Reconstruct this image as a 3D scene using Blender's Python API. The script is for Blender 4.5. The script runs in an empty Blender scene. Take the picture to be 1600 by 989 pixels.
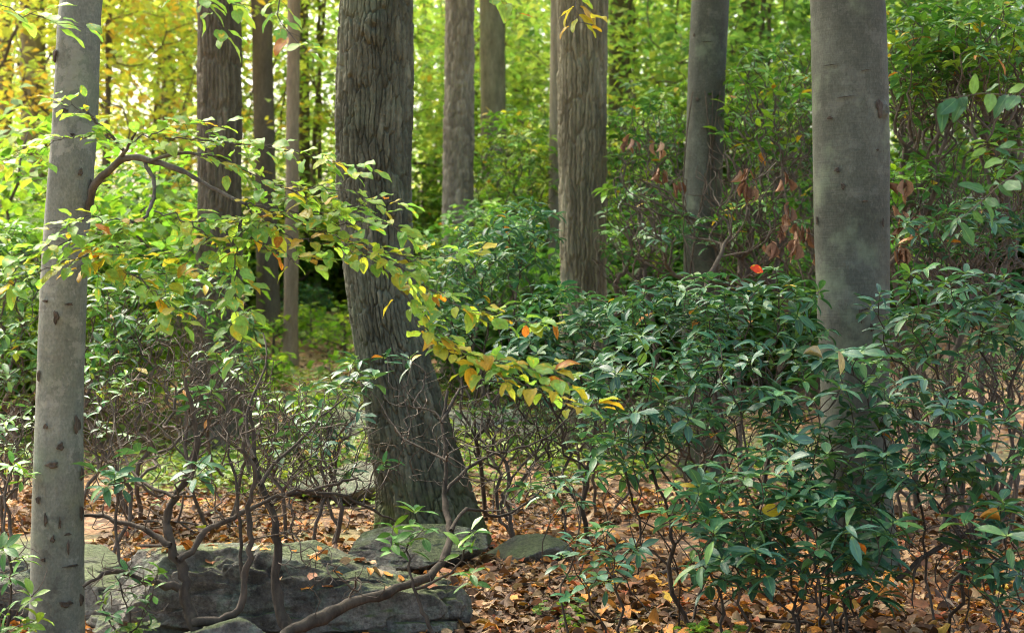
import bpy, math, random
import numpy as np
from mathutils import Matrix, Vector

# ------------------------------------------------------------------ camera, sky, sun, exposure
SC = bpy.context.scene
COL = SC.collection
FPX, CX, CY, PITCH, EYE = 2222.0, 800.0, 494.5, math.radians(1.26), 1.5
cam_data = bpy.data.cameras.new('camera')
cam = bpy.data.objects.new('camera', cam_data)
COL.objects.link(cam)
cam.location = (0, 0, EYE)
cam.rotation_euler = (math.pi / 2 - PITCH, 0, 0)
cam_data.lens = 50.0
cam_data.sensor_width = 36.0
cam_data.clip_end = 2000
cam_data.dof.use_dof = True
cam_data.dof.focus_distance = 6.6
cam_data.dof.aperture_fstop = 3.0
SC.camera = cam

SUN_EL, SUN_AZ = math.radians(52), math.radians(-35)     # azimuth from +Y (view direction) towards +X
world = bpy.data.worlds.new('World')
SC.world = world
world.use_nodes = True
wn = world.node_tree.nodes
sky = wn.new('ShaderNodeTexSky')
sky.sky_type = 'NISHITA'
sky.sun_disc = False
sky.sun_elevation = SUN_EL
sky.sun_rotation = SUN_AZ
sky.dust_density = 8.0
sky.air_density = 1.0
sky.ozone_density = 1.0
wn['Background'].inputs['Strength'].default_value = 0.15
world.node_tree.links.new(sky.outputs[0], wn['Background'].inputs['Color'])

sd = bpy.data.lights.new('sun', 'SUN')
sd.energy = 2.2
sd.angle = math.radians(35)
sd.color = (1.0, 0.95, 0.86)
sun = bpy.data.objects.new('sun', sd)
COL.objects.link(sun)
sdir = Vector((math.sin(SUN_AZ) * math.cos(SUN_EL), math.cos(SUN_AZ) * math.cos(SUN_EL), math.sin(SUN_EL)))
sun.rotation_euler = sdir.to_track_quat('Z', 'Y').to_euler()
sun.location = sdir * 60

SC.view_settings.view_transform = 'Standard'
SC.view_settings.look = 'None'
SC.view_settings.exposure = 2.16
SC.view_settings.gamma = 1.0
SC.view_settings.use_curve_mapping = False
SC.render.engine = 'CYCLES'
SC.cycles.filter_width = 1.05
SC.cycles.max_bounces = 6
SC.cycles.diffuse_bounces = 4
SC.cycles.glossy_bounces = 2
SC.cycles.transmission_bounces = 4
SC.cycles.transparent_max_bounces = 4
SC.cycles.use_denoising = True
SC.cycles.denoiser = 'OPENIMAGEDENOISE'
SC.cycles.denoising_input_passes = 'RGB_ALBEDO_NORMAL'

# ------------------------------------------------------------------ helpers
rng = np.random.default_rng(11)
UP = np.array([0., 0., 1.])


def at(px, py, d):
    """world point seen at photograph pixel (px, py) at depth d along the view axis"""
    a, b = (px - CX) / FPX, (CY - py) / FPX
    s, c = math.sin(PITCH), math.cos(PITCH)
    return np.array([a * d, d * (c + b * s), EYE + d * (-s + b * c)])


def h3(ix, iy, iz, seed=0):
    n = (ix.astype(np.int64) * 374761393 + iy.astype(np.int64) * 668265263 + iz.astype(np.int64) * 2147483647 + seed * 1274126177) & 0xffffffff
    n = ((n ^ (n >> 13)) * 1274126177) & 0xffffffff
    n = ((n ^ (n >> 16)) * 2246822519) & 0xffffffff
    n = n ^ (n >> 15)
    return (n & 0xffffff) / float(0x1000000)


def vnoise(x, y, z=None, seed=0):
    x = np.asarray(x, float); y = np.asarray(y, float)
    z = np.zeros_like(x) if z is None else np.asarray(z, float)
    ix, iy, iz = np.floor(x), np.floor(y), np.floor(z)
    fx, fy, fz = x - ix, y - iy, z - iz
    fx, fy, fz = [t * t * (3 - 2 * t) for t in (fx, fy, fz)]
    r = 0
    for i in (0, 1):
        for j in (0, 1):
            for k in (0, 1):
                w = (fx if i else 1 - fx) * (fy if j else 1 - fy) * (fz if k else 1 - fz)
                r = r + w * h3(ix + i, iy + j, iz + k, seed)
    return r * 2 - 1


def fbm(x, y, z=None, oct=4, seed=0):
    r, a, f = 0, 1.0, 1.0
    for o in range(oct):
        r = r + a * vnoise(np.asarray(x) * f, np.asarray(y) * f, None if z is None else np.asarray(z) * f, seed + o)
        a *= .5; f *= 2.03
    return r / 1.9


def voro(a, b, N, seed=0):
    """cellular pattern periodic over N cells in a; returns F1, F2, cell value"""
    ia, ib = np.floor(a), np.floor(b)
    F1 = np.full(a.shape, 9.); F2 = np.full(a.shape, 9.); val = np.zeros(a.shape)
    for i in (-1, 0, 1):
        for j in (-1, 0, 1):
            ca, cb = ia + i, ib + j
            w = np.mod(ca, N)
            z = np.zeros_like(w)
            pa = ca + .15 + .7 * h3(w, cb, z, seed); pb = cb + .1 + .8 * h3(w, cb, z + 1, seed)
            dd = np.hypot(a - pa, b - pb)
            v = h3(w, cb, z + 2, seed)
            near = dd < F1
            F2 = np.where(near, F1, np.minimum(F2, dd))
            val = np.where(near, v, val)
            F1 = np.where(near, dd, F1)
    return F1, F2, val


def smooth(t):
    t = np.clip(t, 0, 1)
    return t * t * (3 - 2 * t)


def gz(x, y):
    """height of the forest floor"""
    x = np.asarray(x, float); y = np.asarray(y, float)
    hill = 2.9 * smooth((y - 9.5) / 20) * smooth((x + 2.5 + .02 * y) / 8)
    n = .07 * fbm(x * .45, y * .45, oct=2, seed=3) + .03 * fbm(x * 1.7, y * 1.7, oct=2, seed=9)
    rise = 1.05 * smooth((y - 9.5) / 17) * (1 - smooth((x + 2.5 + .02 * y) / 8))
    far = .012 * np.clip(y - 45, 0, 400)
    return hill + rise + n + far - .04


def norm(v):
    v = np.asarray(v, float)
    return v / (np.linalg.norm(v, axis=-1, keepdims=True) + 1e-9)


def new_mesh(name, V, F, mat=None, uv=None, col=None, smooth_shade=True, F3=None):
    """V (n,3); F (m,4) quads; F3 (k,3) tris; uv/col per vertex"""
    me = bpy.data.meshes.new(name)
    V = np.ascontiguousarray(V, np.float32)
    parts, starts, tot = [], [], 0
    if F is not None and len(F):
        F = np.asarray(F, np.int32); parts.append(F.ravel()); starts.append(np.arange(len(F)) * 4); tot = F.size
    if F3 is not None and len(F3):
        F3 = np.asarray(F3, np.int32); parts.append(F3.ravel()); starts.append(tot + np.arange(len(F3)) * 3)
    L = np.concatenate(parts).astype(np.int32); S = np.concatenate(starts).astype(np.int32)
    me.vertices.add(len(V)); me.vertices.foreach_set('co', V.ravel())
    me.loops.add(len(L)); me.loops.foreach_set('vertex_index', L)
    me.polygons.add(len(S)); me.polygons.foreach_set('loop_start', S)
    me.polygons.foreach_set('use_smooth', np.full(len(S), smooth_shade))
    if uv is not None:
        ul = me.uv_layers.new(name='UVMap')
        ul.data.foreach_set('uv', np.ascontiguousarray(np.asarray(uv, np.float32)[L]).ravel())
    if col is not None:
        c = np.ones((len(V), 4), np.float32); c[:, :3] = col
        at_ = me.color_attributes.new('tint', 'FLOAT_COLOR', 'POINT')
        at_.data.foreach_set('color', c.ravel())
    me.update(calc_edges=True)
    if mat is not None:
        me.materials.append(mat)
    return me


def link(name, data, parent=None, **props):
    o = bpy.data.objects.new(name, data)
    COL.objects.link(o)
    if parent is not None:
        o.parent = parent
    for k, v in props.items():
        o[k] = v
    return o


def thing(name, label, cat, loc, group=None):
    o = link(name, None)
    o.empty_display_size = .1
    o.location = tuple(float(v) for v in loc)
    o['label'] = label
    o['category'] = cat
    if group:
        o['group'] = group
    return o


# ------------------------------------------------------------------ materials
def mat_new(name):
    m = bpy.data.materials.new(name)
    m.use_nodes = True
    nt = m.node_tree
    return m, nt.nodes, nt.links, nt.nodes['Principled BSDF'], nt.nodes['Material Output']


def noise_node(n, l, vec, scale, detail=4, rough=.55):
    t = n.new('ShaderNodeTexNoise')
    t.inputs['Scale'].default_value = scale; t.inputs['Detail'].default_value = detail; t.inputs['Roughness'].default_value = rough
    if vec is not None:
        l.new(vec, t.inputs['Vector'])
    return t


def ramp_node(n, l, fac, stops):
    r = n.new('ShaderNodeValToRGB')
    e = r.color_ramp.elements
    while len(e) < len(stops):
        e.new(.5)
    for i, (p, c) in enumerate(stops):
        e[i].position = p
        e[i].color = (*c, 1) if len(c) == 3 else c
    l.new(fac, r.inputs[0])
    return r


def mix_col(n, l, fac, a, b, mode='MIX'):
    m = n.new('ShaderNodeMix'); m.data_type = 'RGBA'; m.blend_type = mode
    for sock, v in ((m.inputs[0], fac), (m.inputs[6], a), (m.inputs[7], b)):
        if isinstance(v, (int, float)):
            sock.default_value = v
        elif isinstance(v, tuple):
            sock.default_value = (*v, 1)
        else:
            l.new(v, sock)
    return m.outputs[2]


def leaf_mat(name, by_object, rough=.4, spec=.5, trans=.3, rib=(.35, .5, .12), rib_w=.025, rib_f=.5, blotch=0.0,
             blotch_col=(.62, .46, .04), spots=0.0, base_tip=False):
    m, n, l, p, out = mat_new(name)
    if by_object:
        oi = n.new('ShaderNodeObjectInfo'); c = oi.outputs['Color']; rnd = oi.outputs['Random']
    else:
        a = n.new('ShaderNodeAttribute'); a.attribute_name = 'tint'; c = a.outputs['Color']
        g = n.new('ShaderNodeNewGeometry'); rnd = g.outputs['Random Per Island']
    uv = n.new('ShaderNodeUVMap').outputs[0]
    sep = n.new('ShaderNodeSeparateXYZ'); l.new(uv, sep.inputs[0])
    # offset the pattern for each leaf
    mul = n.new('ShaderNodeMath'); mul.operation = 'MULTIPLY'; l.new(rnd, mul.inputs[0]); mul.inputs[1].default_value = 97.0
    comb = n.new('ShaderNodeCombineXYZ'); l.new(sep.outputs[0], comb.inputs[0]); l.new(sep.outputs[1], comb.inputs[1]); l.new(mul.outputs[0], comb.inputs[2])
    if blotch:
        nb = noise_node(n, l, comb.outputs[0], 2.6, 3)
        r = ramp_node(n, l, nb.outputs[0], [(.62 - blotch * .3, (0, 0, 0)), (.70 - blotch * .25, (1, 1, 1))])
        c = mix_col(n, l, r.outputs[0], c, blotch_col)
    if spots:
        ns = noise_node(n, l, comb.outputs[0], 11, 2)
        r = ramp_node(n, l, ns.outputs[0], [(.70, (0, 0, 0)), (.73, (.8, .8, .8))])
        c = mix_col(n, l, r.outputs[0], c, (.46, .34, .14))
    nv = noise_node(n, l, comb.outputs[0], 5, 3)
    rv = ramp_node(n, l, nv.outputs[0], [(.3, (.72, .72, .72)), (.7, (1.2, 1.2, 1.2))])
    c = mix_col(n, l, 1.0, c, rv.outputs[0], 'MULTIPLY')
    # midrib
    sub = n.new('ShaderNodeMath'); sub.operation = 'SUBTRACT'; l.new(sep.outputs[1], sub.inputs[0]); sub.inputs[1].default_value = .5
    ab = n.new('ShaderNodeMath'); ab.operation = 'ABSOLUTE'; l.new(sub.outputs[0], ab.inputs[0])
    lt = n.new('ShaderNodeMapRange'); l.new(ab.outputs[0], lt.inputs[0])
    lt.inputs[1].default_value = rib_w * .4; lt.inputs[2].default_value = rib_w; lt.inputs[3].default_value = rib_f; lt.inputs[4].default_value = 0
    c = mix_col(n, l, lt.outputs[0], c, rib)
    if base_tip:                                       # pale leaf stalk
        bt = n.new('ShaderNodeMapRange'); l.new(sep.outputs[0], bt.inputs[0])
        bt.inputs[1].default_value = .05; bt.inputs[2].default_value = .2; bt.inputs[3].default_value = .85; bt.inputs[4].default_value = 0
        c = mix_col(n, l, bt.outputs[0], c, (.26, .38, .07))
    l.new(c, p.inputs['Base Color'])
    p.inputs['Roughness'].default_value = rough
    p.inputs['Specular IOR Level'].default_value = spec
    bm_ = n.new('ShaderNodeBump'); bm_.inputs['Strength'].default_value = .25; bm_.inputs['Distance'].default_value = .004
    l.new(nv.outputs[0], bm_.inputs['Height']); l.new(bm_.outputs[0], p.inputs['Normal'])
    tr = n.new('ShaderNodeBsdfTranslucent')
    warm = mix_col(n, l, 1.0, c, (1.1, 1.12, .7), 'MULTIPLY')
    l.new(warm, tr.inputs[0])
    ms = n.new('ShaderNodeMixShader'); ms.inputs[0].default_value = trans
    l.new(p.outputs[0], ms.inputs[1]); l.new(tr.outputs[0], ms.inputs[2]); l.new(ms.outputs[0], out.inputs[0])
    return m


def bark_mat(name, stops, scale=6, stretch=(1, 1, .25), bump=.4, moss=0.0, moss_h=.6, lichen=0.0, rough=.9, fine=60, bands=0.0, plates=False, mottle=0.0):
    m, n, l, p, out = mat_new(name)
    tc = n.new('ShaderNodeTexCoord')
    mp = n.new('ShaderNodeMapping'); mp.inputs['Scale'].default_value = stretch
    l.new(tc.outputs['Object'], mp.inputs[0])
    n1 = noise_node(n, l, mp.outputs[0], scale, 6, .6)
    c = ramp_node(n, l, n1.outputs[0], stops).outputs[0]
    n2 = noise_node(n, l, mp.outputs[0], fine, 4, .6)
    r2 = ramp_node(n, l, n2.outputs[0], [(.3, (.75, .75, .75)), (.7, (1.22, 1.22, 1.22))])
    c = mix_col(n, l, 1.0, c, r2.outputs[0], 'MULTIPLY')
    hsock = n2.outputs[0]
    if plates:                                         # each bark plate has its own tone
        pa = n.new('ShaderNodeAttribute'); pa.attribute_name = 'tint'
        c = mix_col(n, l, 1.0, c, pa.outputs['Color'], 'MULTIPLY')
    if mottle:                                         # crusty pale lichen blotches
        for sc_, lo_, colr in ((7, .56, (.30, .31, .26)), (16, .58, (.24, .26, .20)), (11, .60, (.08, .078, .062))):
            nm_ = noise_node(n, l, tc.outputs['Object'], sc_, 8, .68)
            rm_ = ramp_node(n, l, nm_.outputs[0], [(lo_, (0, 0, 0)), (lo_ + .035, (mottle, mottle, mottle))])
            mp2 = n.new('ShaderNodeMapping'); mp2.inputs['Location'].default_value = (sc_, 3 * sc_, 1.7 * sc_); l.new(tc.outputs['Object'], mp2.inputs[0]); l.new(mp2.outputs[0], nm_.inputs['Vector'])
            c = mix_col(n, l, rm_.outputs[0], c, colr)
    if bands:
        mb = n.new('ShaderNodeMapping'); mb.inputs['Scale'].default_value = (2.6, 2.6, 48)
        l.new(tc.outputs['Object'], mb.inputs[0])
        n5 = noise_node(n, l, mb.outputs[0], 2.2, 5, .65)
        r5 = ramp_node(n, l, n5.outputs[0], [(.35, (1 - bands, 1 - bands, 1 - bands)), (.62, (1 + bands * .6, 1 + bands * .6, 1 + bands * .6))])
        c = mix_col(n, l, 1.0, c, r5.outputs[0], 'MULTIPLY')
        hsock = n5.outputs[0]
        nd = noise_node(n, l, tc.outputs['Object'], 2.1, 4, .6)      # large weather stains
        rd = ramp_node(n, l, nd.outputs[0], [(.36, (.76, .76, .72)), (.6, (1.06, 1.06, 1.04))])
        c = mix_col(n, l, 1.0, c, rd.outputs[0], 'MULTIPLY')
    if lichen:
        n3 = noise_node(n, l, tc.outputs['Object'], 3.5, 5, .65)
        r3 = ramp_node(n, l, n3.outputs[0], [(.52, (0, 0, 0)), (.66, (lichen, lichen, lichen))])
        c = mix_col(n, l, r3.outputs[0], c, (.20, .25, .15))
    if moss:
        sp = n.new('ShaderNodeSeparateXYZ'); l.new(tc.outputs['Object'], sp.inputs[0])
        mr = n.new('ShaderNodeMapRange'); l.new(sp.outputs[2], mr.inputs[0])
        mr.inputs[1].default_value = moss_h; mr.inputs[2].default_value = 0.05; mr.inputs[3].default_value = 0; mr.inputs[4].default_value = 1
        n4 = noise_node(n, l, tc.outputs['Object'], 7, 4, .6)
        mm = n.new('ShaderNodeMath'); mm.operation = 'MULTIPLY'; l.new(mr.outputs[0], mm.inputs[0]); l.new(n4.outputs[0], mm.inputs[1])
        r4 = ramp_node(n, l, mm.outputs[0], [(.18, (0, 0, 0)), (.42, (moss, moss, moss))])
        c = mix_col(n, l, r4.outputs[0], c, (.075, .095, .022))
    l.new(c, p.inputs['Base Color'])
    p.inputs['Roughness'].default_value = rough
    p.inputs['Specular IOR Level'].default_value = .25
    bm_ = n.new('ShaderNodeBump'); bm_.inputs['Strength'].default_value = bump; bm_.inputs['Distance'].default_value = .01
    l.new(hsock, bm_.inputs['Height']); l.new(bm_.outputs[0], p.inputs['Normal'])
    return m


M = {}
M['oak'] = bark_mat('oak_bark', [(.25, (.043, .045, .029)), (.5, (.090, .092, .060)), (.75, (.168, .170, .116))], 7, (1, 1, .3), .5, moss=.8, moss_h=.9, lichen=.25, plates=True)
M['ridged'] = bark_mat('ridged_bark', [(.25, (.082, .075, .046)), (.5, (.165, .15, .096)), (.78, (.28, .26, .178))], 8, (1, 1, .2), .5, lichen=.15, plates=True)
M['red'] = bark_mat('reddish_bark', [(.25, (.10, .083, .058)), (.5, (.195, .168, .12)), (.78, (.32, .285, .215))], 8, (1, 1, .2), .5, plates=True)
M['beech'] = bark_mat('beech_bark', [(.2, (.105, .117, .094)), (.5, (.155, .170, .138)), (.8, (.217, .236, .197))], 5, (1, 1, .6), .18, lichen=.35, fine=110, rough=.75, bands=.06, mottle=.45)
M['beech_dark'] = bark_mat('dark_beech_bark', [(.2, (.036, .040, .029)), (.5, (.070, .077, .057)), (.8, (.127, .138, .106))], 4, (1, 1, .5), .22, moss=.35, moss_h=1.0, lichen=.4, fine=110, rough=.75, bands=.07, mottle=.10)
M['dark_ridged'] = bark_mat('dark_ridged_bark', [(.25, (.052, .045, .030)), (.5, (.105, .091, .062)), (.78, (.18, .160, .115))], 8, (1, 1, .2), .5, plates=True)
M['far_bark'] = bark_mat('far_bark', [(.3, (.07, .055, .042)), (.7, (.17, .135, .105))], 5, (1, 1, .2), .5)
M['snag'] = bark_mat('bare_wood', [(.3, (.17, .125, .08)), (.7, (.32, .25, .17))], 5, (1, 1, .15), .4)
M['scar'] = bark_mat('scar_bark', [(.3, (.03, .025, .018)), (.7, (.10, .082, .06))], 30, (1, 1, .4), .8)
M['stem'] = bark_mat('laurel_stem_bark', [(.3, (.028, .023, .016)), (.7, (.088, .071, .051))], 14, (1, 1, .5), .5)
M['twig'] = bark_mat('grey_twig_bark', [(.3, (.058, .047, .034)), (.7, (.145, .118, .088))], 14, (1, 1, .5), .5)
M['bough'] = bark_mat('bough_bark', [(.3, (.045, .040, .032)), (.7, (.115, .103, .082))], 14, (1, 1, .5), .5)

M['laurel_o'] = leaf_mat('laurel_leaf', True, rough=.47, spec=.4, trans=.18, base_tip=True, rib=(.16, .30, .08), rib_w=.04, rib_f=.6)
M['laurel_m'] = leaf_mat('laurel_foliage', False, rough=.55, spec=.22, trans=.28, base_tip=True, rib=(.16, .30, .08), rib_w=.04, rib_f=.5)
M['beech_o'] = leaf_mat('beech_leaf', True, rough=.5, spec=.35, trans=.55, rib=(.30, .36, .08), rib_w=.02, rib_f=.4, blotch=.10, spots=.4)
M['beech_m'] = leaf_mat('beech_foliage', False, rough=.5, spec=.35, trans=.55, rib=(.30, .36, .08), rib_w=.02, rib_f=.4, blotch=.10, spots=.4)
M['oval_o'] = leaf_mat('oval_leaf', True, rough=.5, spec=.35, trans=.3, rib=(.20, .34, .12), rib_w=.03, rib_f=.6, blotch=0, spots=0)
M['crown'] = leaf_mat('crown_foliage', False, rough=.55, spec=.3, trans=.62, rib_f=0)
M['litter'] = leaf_mat('litter_leaf', False, rough=.7, spec=.3, trans=.12, rib=(.10, .06, .03), rib_w=.02, rib_f=.5, blotch=.12, blotch_col=(.16, .085, .035))
M['litter_o'] = leaf_mat('fallen_leaf', True, rough=.7, spec=.3, trans=.12, rib=(.10, .06, .03), rib_w=.02, rib_f=.5, blotch=.12, blotch_col=(.16, .085, .035))
M['cover'] = leaf_mat('ground_cover_leaf', False, rough=.5, spec=.4, trans=.35, rib_f=.2)


def ground_mat():
    m, n, l, p, out = mat_new('forest_floor')
    tc = n.new('ShaderNodeTexCoord')
    v = n.new('ShaderNodeTexVoronoi'); v.inputs['Scale'].default_value = 13; v.inputs['Randomness'].default_value = 1
    nz = noise_node(n, l, tc.outputs['Object'], 9, 3)
    wm = mix_col(n, l, .12, tc.outputs['Object'], nz.outputs['Color'], 'LINEAR_LIGHT')
    l.new(wm, v.inputs['Vector'])
    sp = n.new('ShaderNodeSeparateColor'); l.new(v.outputs['Color'], sp.inputs[0])
    c = ramp_node(n, l, sp.outputs[0], [(.0, (.055, .032, .018)), (.3, (.14, .075, .035)), (.55, (.26, .14, .06)), (.75, (.36, .20, .10)), (.9, (.40, .27, .16)), (1, (.42, .22, .03))]).outputs[0]
    n2 = noise_node(n, l, tc.outputs['Object'], .45, 4)
    r2 = ramp_node(n, l, n2.outputs[0], [(.5, (0, 0, 0)), (.62, (.75, .75, .75))])
    n3 = noise_node(n, l, tc.outputs['Object'], 5, 4)
    g = ramp_node(n, l, n3.outputs[0], [(.3, (.05, .075, .02)), (.7, (.13, .18, .045))]).outputs[0]
    c = mix_col(n, l, r2.outputs[0], c, g)
    l.new(c, p.inputs['Base Color']); p.inputs['Roughness'].default_value = .9
    b = n.new('ShaderNodeBump'); b.inputs['Strength'].default_value = .6; b.inputs['Distance'].default_value = .03
    l.new(v.outputs['Distance'], b.inputs['Height']); l.new(b.outputs[0], p.inputs['Normal'])
    return m


def rock_mat(name, tone=1.0, moss=.7):
    m, n, l, p, out = mat_new(name)
    tc = n.new('ShaderNodeTexCoord')
    n1 = noise_node(n, l, tc.outputs['Object'], 4, 8, .65)
    t = tone
    c = ramp_node(n, l, n1.outputs[0], [(.36, (.05 * t, .045 * t, .034 * t)), (.5, (.16 * t, .15 * t, .118 * t)), (.64, (.34 * t, .32 * t, .26 * t))]).outputs[0]
    n2 = noise_node(n, l, tc.outputs['Object'], 9, 6, .7)
    r2 = ramp_node(n, l, n2.outputs[0], [(.5, (0, 0, 0)), (.6, (.7, .7, .7))])
    c = mix_col(n, l, r2.outputs[0], c, (.22 * t, .27 * t, .19 * t))       # lichen
    geo = n.new('ShaderNodeNewGeometry'); sp = n.new('ShaderNodeSeparateXYZ'); l.new(geo.outputs['Normal'], sp.inputs[0])
    n3 = noise_node(n, l, tc.outputs['Object'], 3, 5, .6)
    mm = n.new('ShaderNodeMath'); mm.operation = 'MULTIPLY'; l.new(sp.outputs[2], mm.inputs[0]); l.new(n3.outputs[0], mm.inputs[1])
    r3 = ramp_node(n, l, mm.outputs[0], [(.30, (0, 0, 0)), (.46, (moss, moss, moss))])
    c = mix_col(n, l, r3.outputs[0], c, (.085, .115, .035))
    n6 = noise_node(n, l, tc.outputs['Object'], 55, 5, .7)
    r6 = ramp_node(n, l, n6.outputs[0], [(.32, (.5, .5, .5)), (.68, (1.5, 1.5, 1.5))])
    c = mix_col(n, l, 1.0, c, r6.outputs[0], 'MULTIPLY')
    l.new(c, p.inputs['Base Color']); p.inputs['Roughness'].default_value = .92
    n4 = noise_node(n, l, tc.outputs['Object'], 22, 8, .7)
    b = n.new('ShaderNodeBump'); b.inputs['Strength'].default_value = 1.0; b.inputs['Distance'].default_value = .05
    l.new(n4.outputs[0], b.inputs['Height']); l.new(b.outputs[0], p.inputs['Normal'])
    return m


M['ground'] = ground_mat()
M['rock'] = rock_mat('lichened_rock', .75, .85)
M['rock_dark'] = rock_mat('weathered_rock', .74, .9)
M['rock_pale'] = rock_mat('pale_rock', 1.35, .5)

# ------------------------------------------------------------------ leaf templates
def leaf_template(stations, widths, fold=.25, droop=.15, curl=0., wave=0., twist=0.):
    """leaf lying along +x, length 1, width +-w, normal +z; returns V, F (quads), F3, uv"""
    s = np.asarray(stations, float); w = np.asarray(widths, float)
    V, uv = [], []
    k = len(s)
    for i in range(k):
        zc = -droop * s[i] ** 2 + .03 * math.sin(s[i] * 3)
        for side in (-1, 0, 1):
            y = side * w[i]
            z = zc + fold * abs(y) - curl * (abs(y) ** 2) * 6 + (wave * math.sin(s[i] * 11 + side) if side else 0)
            z += twist * y * s[i]
            V.append((s[i], y, z)); uv.append((s[i], .5 + (side * .5)))
    F = []
    for i in range(k - 1):
        for j in (0, 1):
            a = i * 3 + j
            F.append((a, a + 3, a + 4, a + 1))
    return np.array(V), np.array(F), np.array(uv)


def ell(s, p=.5, m=.22, e=1.0):
    s = np.asarray(s)
    return m * (np.sin(np.pi * s ** p) ** e) + .004


ST7 = [0, .1, .26, .45, .66, .86, 1]
LAUREL = [leaf_template(ST7, ell(ST7, 1.12, m, .8), f, dr, 0, .012, tw) for m, f, dr, tw in ((.165, .35, .16, .1), (.145, .5, .26, -.2), (.185, .22, .05, .3))]
SB = [0, .08, .2, .34, .5, .66, .8, .91, 1]
BEECH = [leaf_template(SB, ell(SB, .85, m, .75), f, dr, 0, .035, tw) for m, f, dr, tw in ((.30, .15, .12, .15), (.28, .35, .25, -.3), (.32, .1, -.08, .35))]
SL = [0, .25, .6, 1]
LOWL = leaf_template(SL, [.01, .17, .17, .005], .3, .2)
LOWB = leaf_template([0, .35, 1], [.02, .3, .01], .2, .2)
KITE = (np.array([(0, 0, 0), (.45, .3, .07), (1, 0, -.12), (.45, -.3, .07)], float), np.array([(0, 3, 2, 1)]), np.array([(0, .5), (.45, 1), (1, .5), (.45, 0)]))
LIT = [leaf_template([0, .2, .45, .75, 1], [.02, .24, .32, .2, .01], f, dr, c, .06, tw) for f, dr, c, tw in ((.5, -.1, .2, .5), (-.3, .25, .3, -.6), (.9, .1, 0, .3), (.15, -.3, .5, .8))]
CURL = [leaf_template(ST7, ell(ST7, 1.0, .15, .7), f, dr, 0, .05, tw) for f, dr, tw in ((2.4, .15, 1.2), (1.9, .35, -1.4), (3.0, -.1, .8))]


def merge_leaves(T, pos, X, N, L, W, col, name, mat):
    """one mesh of many leaves, template T placed by arrays"""
    X = norm(X); Y = norm(np.cross(N, X)); Z = np.cross(X, Y)
    Vt, Ft, Ut = T
    n, k = len(pos), len(Vt)
    V = (pos[:, None, :] + L[:, None, None] * (Vt[None, :, 0, None] * X[:, None, :] + Vt[None, :, 1, None] * W[:, None, None] * Y[:, None, :] + Vt[None, :, 2, None] * Z[:, None, :])).reshape(-1, 3)
    F = (Ft[None] + (np.arange(n) * k)[:, None, None]).reshape(-1, 4)
    return new_mesh(name, V, F, mat, np.tile(Ut, (n, 1)), np.repeat(col, k, 0))


_tm = {}


def template_mesh(kind, i, mat):
    key = (kind, i, mat.name)
    if key not in _tm:
        T = {'laurel': LAUREL, 'beech': BEECH, 'litter': LIT, 'curl': CURL}[kind][i]
        _tm[key] = new_mesh(kind + '_leaf', T[0], T[1], mat, T[2])
    return _tm[key]


def leaf_objects(kind, mat, parent, origin, pos, X, N, L, W, col, name='leaf', props=None):
    X = norm(X); Y = norm(np.cross(N, X)); Z = np.cross(X, Y)
    nt = 3 if kind != 'litter' else 4
    ids = rng.integers(0, nt, len(pos))
    out = []
    for i in range(len(pos)):
        o = bpy.data.objects.new(name, template_mesh(kind, int(ids[i]), mat))
        COL.objects.link(o)
        if parent is not None:
            o.parent = parent
        p = pos[i] - origin
        l, w = float(L[i]), float(L[i] * W[i])
        o.matrix_basis = Matrix(((X[i, 0] * l, Y[i, 0] * w, Z[i, 0] * l, p[0]), (X[i, 1] * l, Y[i, 1] * w, Z[i, 1] * l, p[1]), (X[i, 2] * l, Y[i, 2] * w, Z[i, 2] * l, p[2]), (0, 0, 0, 1)))
        o.color = (*[float(v) for v in col[i]], 1)
        out.append(o)
    return out


# ------------------------------------------------------------------ stems
def tube(P, R, ns):
    P = np.asarray(P, float); R = np.asarray(R, float)
    k = len(P)
    T = norm(np.gradient(P, axis=0))
    ref = np.array([1., 0, 0]) if abs(T[0, 0]) < .8 else np.array([0, 1., 0])
    A = norm(np.cross(T, ref)); B = np.cross(T, A)
    a = np.arange(ns) * 2 * np.pi / ns
    V = P[:, None, :] + R[:, None, None] * (np.cos(a)[None, :, None] * A[:, None, :] + np.sin(a)[None, :, None] * B[:, None, :])
    i = np.arange(k - 1)[:, None] * ns; j = np.arange(ns)[None, :]; j2 = (j + 1) % ns
    F = np.stack([i + j, i + j2, i + ns + j2, i + ns + j], -1).reshape(-1, 4)
    return V.reshape(-1, 3), F


def join(parts):
    V, F, o = [], [], 0
    for v, f in parts:
        V.append(v); F.append(f + o); o += len(v)
    return np.concatenate(V), np.concatenate(F)


def wiggle(P, amp, n):
    """resample a polyline to n points and make it crooked"""
    P = np.asarray(P, float)
    t = np.concatenate([[0], np.cumsum(np.linalg.norm(np.diff(P, axis=0), axis=1))])
    u = np.linspace(0, t[-1], n)
    Q = np.stack([np.interp(u, t, P[:, k]) for k in range(3)], 1)
    if n > 4:
        for _ in range(2):
            Q[1:-1] = .25 * Q[:-2] + .5 * Q[1:-1] + .25 * Q[2:]
    j = rng.normal(0, amp, Q.shape); j[0] = 0; j[-1] *= .3
    return Q + j


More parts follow.
